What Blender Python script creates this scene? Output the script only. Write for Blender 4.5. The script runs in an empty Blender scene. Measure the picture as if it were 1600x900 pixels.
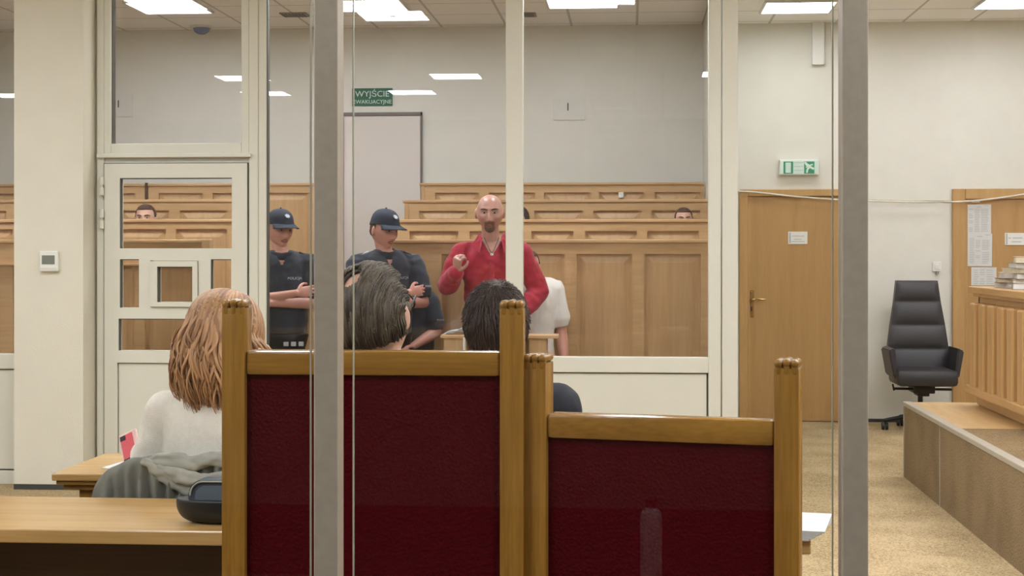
import bpy, bmesh, math, random
from mathutils import Vector, Matrix, noise
from mathutils.bvhtree import BVHTree

SC = bpy.context.scene
COL = SC.collection
random.seed(7)
PI = math.pi

# ------------------------------------------------------------------ camera
F = 2400.0                      # focal length in pixels of the 1600x900 frame
CAMH = 1.54
HORIZON = 394.0
YAW = math.atan(185.0 / F)
CA, SA = math.cos(YAW), math.sin(YAW)
cam_d = bpy.data.cameras.new('camera')
cam_d.sensor_fit = 'HORIZONTAL'
cam_d.sensor_width = 36.0
cam_d.lens = 36.0 * F / 1600.0
cam_d.shift_y = -(450.0 - HORIZON) / 1600.0
cam_d.clip_start = 0.05
cam_d.clip_end = 100
cam = bpy.data.objects.new('camera', cam_d)
cam.location = (0, 0, CAMH)
cam.rotation_euler = (PI / 2, 0, YAW)
COL.objects.link(cam)
SC.camera = cam

# ------------------------------------------------------------------ world, exposure
w = bpy.data.worlds.new('world')
SC.world = w
w.use_nodes = True
w.node_tree.nodes['Background'].inputs[0].default_value = (0.9, 0.95, 1.0, 1)
w.node_tree.nodes['Background'].inputs[1].default_value = 0.05
SC.view_settings.view_transform = 'Standard'
SC.view_settings.look = 'None'
SC.view_settings.gamma = 1.0
SC.view_settings.use_curve_mapping = False
SC.view_settings.exposure = 0.0
LAMP = 44.0                     # radiance of the ceiling panels over the courtroom and the added row above the dock
LAMP_BACK = 16.5                # the row along the back wall
LAMP_NEAR = 52.0                 # the fittings over the public benches and the added fill row over the desks

def at(px, py, Y):
    """world point seen at pixel (px,py) of the photograph on the plane y=Y"""
    u = (px - 800.0) / F
    t = Y / (CA + u * SA)
    return Vector((t * (u * CA - SA), Y, CAMH + t * (HORIZON - py) / F))
def X(px, Y): return at(px, 0, Y).x
def Z(px, py, Y): return at(px, py, Y).z

# ------------------------------------------------------------------ materials
def lin(h):
    h = h.lstrip('#')
    out = []
    for i in (0, 2, 4):
        c = int(h[i:i + 2], 16) / 255.0
        out.append(c / 12.92 if c <= 0.04045 else ((c + 0.055) / 1.055) ** 2.4)
    return tuple(out) + (1.0,)

def newmat(name):
    m = bpy.data.materials.new(name)
    m.use_nodes = True
    nt = m.node_tree
    return m, nt, nt.nodes['Principled BSDF']

def plain(name, c, rough=0.6, metal=0.0, var=0.06, nscale=25, bump=0.0, bscale=200, spec=0.5, emit=None, estr=0, sheen=0):
    m, nt, b = newmat(name)
    c = lin(c)
    tc = nt.nodes.new('ShaderNodeTexCoord')
    nz = nt.nodes.new('ShaderNodeTexNoise')
    nz.inputs['Scale'].default_value = nscale
    nz.inputs['Detail'].default_value = 4
    nt.links.new(tc.outputs['Object'], nz.inputs['Vector'])
    cr = nt.nodes.new('ShaderNodeValToRGB')
    cr.color_ramp.elements[0].position = 0.3
    cr.color_ramp.elements[1].position = 0.7
    cr.color_ramp.elements[0].color = tuple(max(0, v * (1 - var)) for v in c[:3]) + (1,)
    cr.color_ramp.elements[1].color = tuple(min(1, v * (1 + var)) for v in c[:3]) + (1,)
    nt.links.new(nz.outputs['Fac'], cr.inputs['Fac'])
    nt.links.new(cr.outputs['Color'], b.inputs['Base Color'])
    b.inputs['Roughness'].default_value = rough
    b.inputs['Metallic'].default_value = metal
    b.inputs['Specular IOR Level'].default_value = spec
    if sheen: b.inputs['Sheen Weight'].default_value = sheen
    if bump:
        n2 = nt.nodes.new('ShaderNodeTexNoise')
        n2.inputs['Scale'].default_value = bscale
        n2.inputs['Detail'].default_value = 3
        nt.links.new(tc.outputs['Object'], n2.inputs['Vector'])
        bp = nt.nodes.new('ShaderNodeBump')
        bp.inputs['Strength'].default_value = bump
        bp.inputs['Distance'].default_value = 0.01
        nt.links.new(n2.outputs['Fac'], bp.inputs['Height'])
        nt.links.new(bp.outputs['Normal'], b.inputs['Normal'])
    if emit:
        b.inputs['Emission Color'].default_value = lin(emit)
        b.inputs['Emission Strength'].default_value = estr
    return m

def wood(name, c1, c2, scale=(2, 40, 40), rough=0.35, spec=0.5, fine=6):
    m, nt, b = newmat(name)
    tc = nt.nodes.new('ShaderNodeTexCoord')
    mp = nt.nodes.new('ShaderNodeMapping')
    mp.inputs['Scale'].default_value = scale
    nt.links.new(tc.outputs['Object'], mp.inputs['Vector'])
    n1 = nt.nodes.new('ShaderNodeTexNoise')
    n1.inputs['Scale'].default_value = 0.7
    n1.inputs['Detail'].default_value = 5
    n1.inputs['Distortion'].default_value = 0.6
    nt.links.new(mp.outputs['Vector'], n1.inputs['Vector'])
    n2 = nt.nodes.new('ShaderNodeTexNoise')
    n2.inputs['Scale'].default_value = fine
    n2.inputs['Detail'].default_value = 3
    nt.links.new(mp.outputs['Vector'], n2.inputs['Vector'])
    mx = nt.nodes.new('ShaderNodeMath')
    mx.operation = 'MULTIPLY_ADD'
    mx.inputs[1].default_value = 0.35
    nt.links.new(n2.outputs['Fac'], mx.inputs[0])
    m2 = nt.nodes.new('ShaderNodeMath')
    m2.operation = 'MULTIPLY'
    m2.inputs[1].default_value = 0.65
    nt.links.new(n1.outputs['Fac'], m2.inputs[0])
    nt.links.new(m2.outputs[0], mx.inputs[2])
    cr = nt.nodes.new('ShaderNodeValToRGB')
    cr.color_ramp.elements[0].position = 0.33
    cr.color_ramp.elements[1].position = 0.68
    cr.color_ramp.elements[0].color = lin(c1)
    cr.color_ramp.elements[1].color = lin(c2)
    nt.links.new(mx.outputs[0], cr.inputs['Fac'])
    nt.links.new(cr.outputs['Color'], b.inputs['Base Color'])
    b.inputs['Roughness'].default_value = rough
    b.inputs['Specular IOR Level'].default_value = spec
    bp = nt.nodes.new('ShaderNodeBump')
    bp.inputs['Strength'].default_value = 0.06
    bp.inputs['Distance'].default_value = 0.004
    nt.links.new(mx.outputs[0], bp.inputs['Height'])
    nt.links.new(bp.outputs['Normal'], b.inputs['Normal'])
    return m

def glass(name, tint, refl=0.04):
    """architectural pane: clear transmission plus a Schlick mirror term on each face"""
    m = bpy.data.materials.new(name)
    m.use_nodes = True
    nt = m.node_tree
    nt.nodes.clear()
    out = nt.nodes.new('ShaderNodeOutputMaterial')
    tr = nt.nodes.new('ShaderNodeBsdfTransparent')
    tr.inputs[0].default_value = tint + (1,)
    gl = nt.nodes.new('ShaderNodeBsdfGlossy')
    gl.inputs['Roughness'].default_value = 0.0
    lw = nt.nodes.new('ShaderNodeLayerWeight')
    lw.inputs['Blend'].default_value = 0.5
    pw = nt.nodes.new('ShaderNodeMath'); pw.operation = 'POWER'; pw.inputs[1].default_value = 5
    ma = nt.nodes.new('ShaderNodeMath'); ma.operation = 'MULTIPLY_ADD'
    ma.inputs[1].default_value = 0.9; ma.inputs[2].default_value = refl
    mix = nt.nodes.new('ShaderNodeMixShader')
    nt.links.new(lw.outputs['Facing'], pw.inputs[0])
    nt.links.new(pw.outputs[0], ma.inputs[0])
    nt.links.new(ma.outputs[0], mix.inputs[0])
    nt.links.new(tr.outputs[0], mix.inputs[1])
    nt.links.new(gl.outputs[0], mix.inputs[2])
    nt.links.new(mix.outputs[0], out.inputs[0])
    return m

def hairmat(name, c1, c2, rough=0.4):
    m, nt, b = newmat(name)
    g = nt.nodes.new('ShaderNodeNewGeometry')
    cr = nt.nodes.new('ShaderNodeValToRGB')
    cr.color_ramp.elements[0].color = lin(c1)
    cr.color_ramp.elements[1].color = lin(c2)
    nt.links.new(g.outputs['Random Per Island'], cr.inputs['Fac'])
    nt.links.new(cr.outputs['Color'], b.inputs['Base Color'])
    b.inputs['Roughness'].default_value = rough
    tc = nt.nodes.new('ShaderNodeTexCoord')
    mp = nt.nodes.new('ShaderNodeMapping')
    mp.inputs['Scale'].default_value = (300, 300, 12)
    nt.links.new(tc.outputs['Object'], mp.inputs['Vector'])
    n2 = nt.nodes.new('ShaderNodeTexNoise')
    n2.inputs['Scale'].default_value = 1.0
    nt.links.new(mp.outputs['Vector'], n2.inputs['Vector'])
    bp = nt.nodes.new('ShaderNodeBump')
    bp.inputs['Strength'].default_value = 0.5
    bp.inputs['Distance'].default_value = 0.004
    nt.links.new(n2.outputs['Fac'], bp.inputs['Height'])
    nt.links.new(bp.outputs['Normal'], b.inputs['Normal'])
    return m

def leather(name, c, cell=90, bump=0.5, rough=0.45, spec=0.4):
    m, nt, b = newmat(name)
    tc = nt.nodes.new('ShaderNodeTexCoord')
    v = nt.nodes.new('ShaderNodeTexVoronoi')
    v.inputs['Scale'].default_value = cell
    nt.links.new(tc.outputs['Object'], v.inputs['Vector'])
    bp = nt.nodes.new('ShaderNodeBump')
    bp.inputs['Strength'].default_value = bump
    bp.inputs['Distance'].default_value = 0.003
    nt.links.new(v.outputs['Distance'], bp.inputs['Height'])
    nt.links.new(bp.outputs['Normal'], b.inputs['Normal'])
    cr = nt.nodes.new('ShaderNodeValToRGB')
    c = lin(c)
    cr.color_ramp.elements[0].color = tuple(x * .8 for x in c[:3]) + (1,)
    cr.color_ramp.elements[1].color = tuple(min(1, x * 1.2) for x in c[:3]) + (1,)
    nt.links.new(v.outputs['Distance'], cr.inputs['Fac'])
    nt.links.new(cr.outputs['Color'], b.inputs['Base Color'])
    b.inputs['Roughness'].default_value = rough
    b.inputs['Specular IOR Level'].default_value = spec
    return m

def emitter(name, strength, c=(0.955, 0.99, 1.06)):
    m = bpy.data.materials.new(name)
    m.use_nodes = True
    nt = m.node_tree
    nt.nodes.clear()
    out = nt.nodes.new('ShaderNodeOutputMaterial')
    e = nt.nodes.new('ShaderNodeEmission')
    e.inputs[0].default_value = c + (1,)
    e.inputs[1].default_value = strength
    nt.links.new(e.outputs[0], out.inputs[0])
    return m

def tiles(name, c, c_line, size=0.6):
    m, nt, b = newmat(name)
    tc = nt.nodes.new('ShaderNodeTexCoord')
    br = nt.nodes.new('ShaderNodeTexBrick')
    br.offset = 0.0
    br.inputs['Scale'].default_value = 1.0
    br.inputs['Brick Width'].default_value = size
    br.inputs['Row Height'].default_value = size
    br.inputs['Mortar Size'].default_value = 0.012
    br.inputs['Color1'].default_value = lin(c)
    br.inputs['Color2'].default_value = lin(c)
    br.inputs['Mortar'].default_value = lin(c_line)
    nt.links.new(tc.outputs['Object'], br.inputs['Vector'])
    nt.links.new(br.outputs['Color'], b.inputs['Base Color'])
    b.inputs['Roughness'].default_value = 0.9
    n2 = nt.nodes.new('ShaderNodeTexNoise')
    n2.inputs['Scale'].default_value = 120
    nt.links.new(tc.outputs['Object'], n2.inputs['Vector'])
    bp = nt.nodes.new('ShaderNodeBump')
    bp.inputs['Strength'].default_value = 0.2
    nt.links.new(n2.outputs['Fac'], bp.inputs['Height'])
    nt.links.new(bp.outputs['Normal'], b.inputs['Normal'])
    return m

def carpet(name, c1, c2, scale=130):
    m, nt, b = newmat(name)
    tc = nt.nodes.new('ShaderNodeTexCoord')
    n1 = nt.nodes.new('ShaderNodeTexNoise'); n1.inputs['Scale'].default_value = scale; n1.inputs['Detail'].default_value = 2
    n2 = nt.nodes.new('ShaderNodeTexNoise'); n2.inputs['Scale'].default_value = 3; n2.inputs['Detail'].default_value = 4
    for n in (n1, n2): nt.links.new(tc.outputs['Object'], n.inputs['Vector'])
    ad = nt.nodes.new('ShaderNodeMath'); ad.operation = 'MULTIPLY_ADD'; ad.inputs[1].default_value = 0.3
    sb = nt.nodes.new('ShaderNodeMath'); sb.operation = 'MULTIPLY'; sb.inputs[1].default_value = 0.7
    nt.links.new(n1.outputs['Fac'], sb.inputs[0])
    nt.links.new(n2.outputs['Fac'], ad.inputs[0]); nt.links.new(sb.outputs[0], ad.inputs[2])
    cr = nt.nodes.new('ShaderNodeValToRGB')
    cr.color_ramp.elements[0].position = .40; cr.color_ramp.elements[1].position = .58
    cr.color_ramp.elements[0].color = lin(c1); cr.color_ramp.elements[1].color = lin(c2)
    nt.links.new(ad.outputs[0], cr.inputs['Fac'])
    nt.links.new(cr.outputs['Color'], b.inputs['Base Color'])
    b.inputs['Roughness'].default_value = 0.95
    b.inputs['Specular IOR Level'].default_value = 0.1
    bp = nt.nodes.new('ShaderNodeBump'); bp.inputs['Strength'].default_value = .5; bp.inputs['Distance'].default_value = .006
    nt.links.new(n1.outputs['Fac'], bp.inputs['Height']); nt.links.new(bp.outputs['Normal'], b.inputs['Normal'])
    return m

M = {}
M['wall'] = plain('wall_paint', '#dedbd0', 0.85, var=0.02, nscale=6, bump=0.12, bscale=90, spec=.2)
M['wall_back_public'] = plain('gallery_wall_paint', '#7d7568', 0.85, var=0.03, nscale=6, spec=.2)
M['pillar'] = plain('pillar_paint', '#d9d4c4', 0.85, var=0.02, nscale=6, bump=0.15, bscale=90, spec=.2)
M['ceiling'] = tiles('ceiling_tiles', '#f0ece6', '#c2bcb3')
M['carpet'] = carpet('beige_carpet', '#8d7957', '#bca681', 115)
M['carpet_gallery'] = carpet('darkened_gallery_carpet', '#2b2521', '#453b33')  # unseen floor kept dark to cut bounce light on the steel posts
M['carpet_podium'] = carpet('podium_carpet', '#77634a', '#9b8562', 115)
M['pvc'] = plain('white_pvc', '#d6d4c6', 0.45, var=0.015, nscale=8)
M['pvc_gap'] = plain('frame_gasket', '#55534d', 0.7)
M['dock_glass'] = glass('dock_glass', (0.925, 0.925, 0.93), 0.036)
M['front_glass'] = glass('partition_glass', (0.97, 0.975, 0.965), 0.024)
M['edge_glass'] = plain('glass_edge', '#b9b7a4', 0.25)
M['steel'] = plain('satin_steel', '#ab9f8b', 0.45, metal=0.1, var=0.05, nscale=60)
M['oak_bench'] = wood('oak_bench_across', '#bb9468', '#d0ac7e', (1.6, 30, 30), 0.38)
M['oak_panel'] = wood('oak_panel_upright', '#b89166', '#cea97b', (26, 26, 1.4), 0.4)
M['oak_chair'] = wood('oak_chair_upright', '#835b22', '#a47832', (26, 26, 1.6), 0.22)
M['oak_chair_h'] = wood('oak_chair_across', '#835b22', '#a47832', (1.6, 26, 26), 0.22)
M['oak_desk'] = wood('oak_desk_across', '#b28a50', '#cda66c', (1.2, 24, 24), 0.25)
M['oak_dark_and_shade'] = wood('dark_oak_and_desk_shade', '#46301c', '#5b4024', (1.2, 24, 24), 0.5)  # bench divider, and painted shade under the long desk
M['door_wood'] = wood('door_veneer', '#aa824d', '#ba915b', (12, 12, 1.0), 0.42)
M['door_frame'] = wood('door_frame_oak', '#ae8751', '#c29b63', (20, 20, 1.5), 0.4)
M['judge_oak'] = wood('judge_oak', '#ac8450', '#c49c65', (22, 22, 1.4), 0.38)
M['judge_oak_h'] = wood('judge_oak_across', '#ac8450', '#c49c65', (22, 1.4, 22), 0.38)
M['podium_front'] = carpet('podium_board', '#77634a', '#958264', 115)
M['podium_wood'] = wood('podium_wood', '#b8935f', '#cfad78', (20, 2, 20), 0.45)
M['nosing'] = plain('podium_nosing', '#a59c8b', 0.45)
M['burgundy'] = leather('burgundy_upholstery', '#430309', 130, 0.7, 0.6, .06)
M['black_leather'] = leather('black_leather', '#2f2c2c', 260, 0.25, 0.42, .5)
M['black'] = plain('black_plastic', '#141415', 0.45)
M['white_plastic'] = plain('white_plastic', '#e2e1d9', 0.4, var=.01)
M['lcd'] = plain('grey_display', '#7c8076', 0.25)
M['paper'] = plain('paper', '#d2d1cd', 0.8, var=.02)
M['paper_old'] = plain('old_paper', '#c9bfa8', 0.85, var=.12, nscale=60)
M['ink'] = plain('grey_print', '#b4b5b4', 0.8)
M['dark_ink'] = plain('black_print', '#1c1c1c', 0.6)
M['brown_cover'] = plain('file_cover', '#6d5846', 0.8, var=.15)
M['sign_green'] = plain('sign_green', '#1d5f43', 0.5, var=.02)
M['sign_green_l'] = plain('exit_green', '#3a9068', 0.5, var=.02)
M['sign_white'] = plain('sign_white', '#d7e4da', 0.5, var=.02)
M['exit_box'] = plain('exit_lens', '#cfe4d8', 0.3, var=.02)
M['brass'] = plain('brass', '#d6b878', 0.22, metal=1.0)
M['brass_dull'] = plain('dull_brass', '#9a7440', 0.4, metal=.6)
M['dark_base'] = plain('dark_skirting', '#3b3a38', 0.6)
M['cable'] = plain('white_cable', '#dcd4c2', 0.5)
M['dome_blue'] = plain('blue_dome', '#5d6d93', 0.15)
M['vent'] = plain('vent_grey', '#8a867e', 0.6)
M['lamp_frame'] = plain('lamp_frame', '#d8d6cf', 0.5)
M['lamp_on'] = emitter('lamp_diffuser_room_and_fill', LAMP)
M['lamp_back'] = emitter('lamp_diffuser_back_row', LAMP_BACK)
M['lamp_near'] = emitter('lamp_diffuser_gallery_and_fill', LAMP_NEAR)
M['skin'] = plain('skin_fair', '#c7957d', 0.5, var=.07, nscale=30, spec=.4)
M['skin_pink'] = plain('skin_ruddy', '#cb9482', 0.45, var=.07, nscale=30, spec=.45)
M['skin_pale'] = plain('skin_pale', '#d5a992', 0.48, var=.05, nscale=30, spec=.4)
M['skin_bald'] = plain('skin_weathered', '#bd8d7c', 0.33, var=.07, nscale=30, spec=.55)
M['lip'] = plain('lips', '#94564a', 0.5)
M['eye_white'] = plain('eye_white', '#c8c0b8', 0.25)
M['iris'] = plain('iris', '#2a211c', 0.2)
M['beard'] = plain('short_beard', '#86705f', 0.8, var=.25, nscale=220, bump=.8, bscale=400)
M['brow'] = plain('eyebrow', '#54382a', 0.8)
M['stubble_hair'] = plain('cropped_hair', '#5b3f30', 0.8, var=.25, nscale=260, bump=.8, bscale=400)
M['hair_red'] = hairmat('strawberry_hair', '#7c5230', '#cfa071', .42)
M['hair_grey'] = hairmat('dark_grey_hair', '#352d23', '#6a5d4b', .45)
M['hair_dark'] = hairmat('dark_brown_hair', '#2c201a', '#503f36', .55)
M['police'] = plain('navy_uniform', '#33373f', 0.8, var=.12, nscale=40, spec=.25, sheen=.2)
M['police_cap'] = plain('navy_cap', '#262d3b', 0.75, var=.1, nscale=60)
M['silver'] = plain('silver_print', '#b9bcc2', 0.5)
M['red_shirt'] = plain('red_shirt', '#a92a3c', 0.75, var=.08, nscale=18, spec=.25, sheen=.2, bump=.15, bscale=300)
M['white_shirt'] = plain('white_cotton', '#efe9e1', 0.85, var=.04, nscale=20)
M['sweater'] = plain('white_knit', '#f3eee2', 0.95, var=.04, nscale=60, bump=.5, bscale=350, spec=.15)
M['navy_suit'] = plain('navy_suit', '#1f222d', 0.8, var=.1, nscale=60)
M['trousers'] = plain('dark_trousers', '#1d1e22', 0.85)
M['grey_jacket'] = plain('grey_jacket', '#a2a297', 0.85, var=.08, nscale=30, spec=.2)
M['bag_blue'] = plain('slate_blue_fabric', '#3d444c', 0.7)
M['bag_light'] = plain('slate_panel', '#5a646d', 0.6)
M['pink_case'] = plain('pale_pink_case', '#e6bfb8', 0.4)
M['pink_screen'] = plain('coral_screen', '#d9505a', 0.3)
M['bottle_white'] = plain('white_enamel', '#aaa6a6', 0.3)
M['gallery_wood'] = wood('gallery_bench_wood', '#5a3f24', '#70502f', (1.2, 24, 24), 0.4)

# ------------------------------------------------------------------ mesh helpers
def NB(): return bmesh.new()

def box(bm, x0, x1, y0, y1, z0, z1, bev=0.0):
    x0, x1 = min(x0, x1), max(x0, x1); y0, y1 = min(y0, y1), max(y0, y1); z0, z1 = min(z0, z1), max(z0, z1)
    v = [bm.verts.new(p) for p in ((x0, y0, z0), (x1, y0, z0), (x1, y1, z0), (x0, y1, z0),
                                   (x0, y0, z1), (x1, y0, z1), (x1, y1, z1), (x0, y1, z1))]
    fs = [bm.faces.new([v[i] for i in q]) for q in ((3, 2, 1, 0), (4, 5, 6, 7), (0, 1, 5, 4), (1, 2, 6, 5), (2, 3, 7, 6), (3, 0, 4, 7))]
    if bev > 0:
        es = set()
        for f in fs: es.update(f.edges)
        bmesh.ops.bevel(bm, geom=list(es), offset=bev, segments=2, profile=0.5, affect='EDGES')
    return bm

def quadprism(bm, a, b, h0, h1, thick_vec):
    pass

def extrude_poly(bm, poly, vec):
    """poly: list of Vectors (planar), extruded by vec"""
    a = [bm.verts.new(p) for p in poly]
    b = [bm.verts.new(Vector(p) + Vector(vec)) for p in poly]
    n = len(poly)
    bm.faces.new(a); bm.faces.new(list(reversed(b)))
    for i in range(n):
        bm.faces.new((a[i], b[i], b[(i + 1) % n], a[(i + 1) % n]))
    return bm

def cyl(bm, p0, p1, r0, r1=None, n=20):
    r1 = r0 if r1 is None else r1
    p0, p1 = Vector(p0), Vector(p1)
    t = (p1 - p0).normalized()
    h = Vector((1, 0, 0)) if abs(t.x) < .9 else Vector((0, 1, 0))
    a = (h - t * h.dot(t)).normalized(); b = t.cross(a)
    r = []
    for p, rr in ((p0, r0), (p1, r1)):
        r.append([bm.verts.new(p + (a * math.cos(2 * PI * k / n) + b * math.sin(2 * PI * k / n)) * rr) for k in range(n)])
    for k in range(n):
        bm.faces.new((r[0][k], r[0][(k + 1) % n], r[1][(k + 1) % n], r[1][k]))
    bm.faces.new(list(reversed(r[0]))); bm.faces.new(r[1])
    return bm

def catmull(vals, sub):
    if sub <= 1 or len(vals) < 3: return list(vals)
    out = []
    n = len(vals)
    for i in range(n - 1):
        p0 = vals[max(i - 1, 0)]; p1 = vals[i]; p2 = vals[i + 1]; p3 = vals[min(i + 2, n - 1)]
        for k in range(sub):
            t = k / sub
            out.append(0.5 * ((2 * p1) + (p2 - p0) * t + (2 * p0 - 5 * p1 + 4 * p2 - p3) * t * t + (3 * p1 - p0 - 3 * p2 + p3) * t ** 3))
    out.append(vals[-1])
    return out

def tube(bm, pts, rads, hint=(1, 0, 0), n=12, sub=4, cap=3, capk=1.0):
    pts = [Vector(p) for p in pts]
    rads = [Vector((r, r)) if not isinstance(r, (tuple, list)) else Vector(r) for r in rads]
    if len(rads) == 1: rads = rads * len(pts)
    pts = catmull(pts, sub); rads = catmull(rads, sub)
    N = len(pts)
    hint = Vector(hint).normalized()
    rings = []
    def ring(c, t, ra, rb):
        a = hint - t * hint.dot(t)
        if a.length < 1e-3: a = Vector((0, 1, 0)) - t * t.y
        a.normalize(); b = t.cross(a)
        rings.append([bm.verts.new(c + a * (math.cos(2 * PI * k / n) * ra) + b * (math.sin(2 * PI * k / n) * rb)) for k in range(n)])
    tang = []
    for i in range(N):
        t = pts[min(i + 1, N - 1)] - pts[max(i - 1, 0)]
        tang.append(t.normalized() if t.length > 1e-9 else Vector((0, 0, 1)))
    if cap:
        rm = min(rads[0]) * capk
        for k in range(1, cap + 1):
            ang = PI / 2 * (1 - k / (cap + 1.0))
            ring(pts[0] - tang[0] * rm * math.sin(ang), tang[0], rads[0][0] * math.cos(ang), rads[0][1] * math.cos(ang))
    for i in range(N): ring(pts[i], tang[i], rads[i][0], rads[i][1])
    if cap:
        rm = min(rads[-1]) * capk
        for k in range(cap, 0, -1):
            ang = PI / 2 * (1 - k / (cap + 1.0))
            ring(pts[-1] + tang[-1] * rm * math.sin(ang), tang[-1], rads[-1][0] * math.cos(ang), rads[-1][1] * math.cos(ang))
    for r0, r1 in zip(rings[:-1], rings[1:]):
        for k in range(n):
            bm.faces.new((r0[k], r0[(k + 1) % n], r1[(k + 1) % n], r1[k]))
    bm.faces.new(list(reversed(rings[0]))); bm.faces.new(rings[-1])
    return bm

def ball(bm, c, r, seg=16):
    m = Matrix.Translation(Vector(c))
    if isinstance(r, (tuple, list)): m = m @ Matrix.Diagonal((r[0], r[1], r[2], 1)); s = 1
    else: m = m @ Matrix.Diagonal((r, r, r, 1))
    bmesh.ops.create_uvsphere(bm, u_segments=seg, v_segments=max(6, seg // 2), radius=1.0, matrix=m)
    return bm

def holes(bm, x0, x1, z0, z1, y0, y1, hs):
    """a board x0..x1 by z0..z1 with rectangular openings hs=[(xa,xb,za,zb)]"""
    xs = sorted(set([x0, x1] + [v for h in hs for v in h[:2]])); zs = sorted(set([z0, z1] + [v for h in hs for v in h[2:]]))
    for j in range(len(zs) - 1):
        run = None
        for i in range(len(xs) - 1):
            cx, cz = (xs[i] + xs[i + 1]) / 2, (zs[j] + zs[j + 1]) / 2
            solid = not any(h[0] < cx < h[1] and h[2] < cz < h[3] for h in hs)
            if solid and run is None: run = xs[i]
            if (not solid) and run is not None:
                box(bm, run, xs[i], y0, y1, zs[j], zs[j + 1]); run = None
        if run is not None: box(bm, run, xs[-1], y0, y1, zs[j], zs[j + 1])
    return bm

def wloc(o):
    l = Vector((0, 0, 0))
    while o is not None:
        l = l + o.location; o = o.parent
    return l

def obj(name, bm, m, parent=None, smooth=False, origin=None, xf=None):
    """bm is in world coordinates; one linked mesh object whose origin sits at its base"""
    if xf is not None: bmesh.ops.transform(bm, matrix=xf, verts=bm.verts)
    bmesh.ops.recalc_face_normals(bm, faces=bm.faces)
    co = [v.co for v in bm.verts]
    mn = Vector((min(c.x for c in co), min(c.y for c in co), min(c.z for c in co)))
    mx = Vector((max(c.x for c in co), max(c.y for c in co), max(c.z for c in co)))
    org = Vector(((mn.x + mx.x) / 2, (mn.y + mx.y) / 2, mn.z)) if origin is None else Vector(origin)
    bmesh.ops.translate(bm, verts=bm.verts, vec=-org)
    me = bpy.data.meshes.new(name)
    bm.to_mesh(me); bm.free()
    if smooth:
        me.polygons.foreach_set('use_smooth', [True] * len(me.polygons))
        if isinstance(smooth, float): me.set_sharp_from_angle(angle=smooth)
    mats = m if isinstance(m, (list, tuple)) else [m]
    for k in mats: me.materials.append(k if not isinstance(k, str) else M[k])
    o = bpy.data.objects.new(name, me)
    COL.objects.link(o)
    if parent is not None:
        o.parent = parent
        o.location = org - wloc(parent)
    else:
        o.location = org
    return o

def tag(o, label, cat, group=None):
    o['label'] = label; o['category'] = cat
    if group: o['group'] = group
    return o
def struct(o, label=None):
    o['kind'] = 'structure'
    if label: o['label'] = label
    return o
def thing(name, loc, label, cat, group=None):
    o = bpy.data.objects.new(name, None)
    o.empty_display_size = 0.1
    COL.objects.link(o); o.location = loc
    return tag(o, label, cat, group)
def dup(root, loc, label=None, group=None):
    r = root.copy(); COL.objects.link(r); r.location = loc
    if label: r['label'] = label
    if group: r['group'] = group
    for ch in list(root.children):
        c = ch.copy(); COL.objects.link(c); c.parent = r
        for g in ch.children:
            d = g.copy(); COL.objects.link(d); d.parent = c
    return r
def remesh(bm, voxel, smooth_it=4, fold=None):
    me = bpy.data.meshes.new('tmp'); bm.to_mesh(me); bm.free()
    o = bpy.data.objects.new('tmp', me); COL.objects.link(o)
    md = o.modifiers.new('r', 'REMESH'); md.mode = 'VOXEL'; md.voxel_size = voxel
    dg = bpy.context.evaluated_depsgraph_get()
    me2 = bpy.data.meshes.new_from_object(o.evaluated_get(dg))
    bpy.data.objects.remove(o); bpy.data.meshes.remove(me)
    out = NB(); out.from_mesh(me2); bpy.data.meshes.remove(me2)
    for _ in range(smooth_it):
        bmesh.ops.smooth_vert(out, verts=out.verts, factor=0.5, use_axis_x=True, use_axis_y=True, use_axis_z=True)
    if fold:
        amp, sc = fold
        out.normal_update()
        for v in out.verts:
            p = v.co
            q = Vector((p.x * sc[0], p.y * sc[1], p.z * sc[2]))
            d = noise.noise(q) * .7 + noise.noise(q * 2.1 + Vector((3, 1, 7))) * .4
            v.co = p + v.normal * (amp * d)
    return out
def text_bm(s, size, depth=0.002):
    cu = bpy.data.curves.new('t', 'FONT'); cu.body = s; cu.size = size; cu.extrude = depth / 2
    cu.align_x = 'CENTER'; cu.align_y = 'CENTER'; cu.resolution_u = 3
    o = bpy.data.objects.new('t', cu); COL.objects.link(o)
    dg = bpy.context.evaluated_depsgraph_get()
    me = bpy.data.meshes.new_from_object(o.evaluated_get(dg))
    bm = NB(); bm.from_mesh(me)
    bpy.data.objects.remove(o); bpy.data.curves.remove(cu); bpy.data.meshes.remove(me)
    return bm
FACE_CAM = Matrix.Rotation(PI / 2, 4, 'X')        # text plane turned to face -Y
def text_obj(s, size, pos, m, parent, name='lettering', width=None, bold=0):
    bm = text_bm(s, size)
    if width:
        xs = [v.co.x for v in bm.verts]; k = width / (max(xs) - min(xs))
        bmesh.ops.scale(bm, vec=(k, 1, 1), verts=bm.verts)
    bmesh.ops.transform(bm, matrix=Matrix.Translation(Vector(pos)) @ FACE_CAM, verts=bm.verts)
    return obj(name, bm, m, parent)

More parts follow.
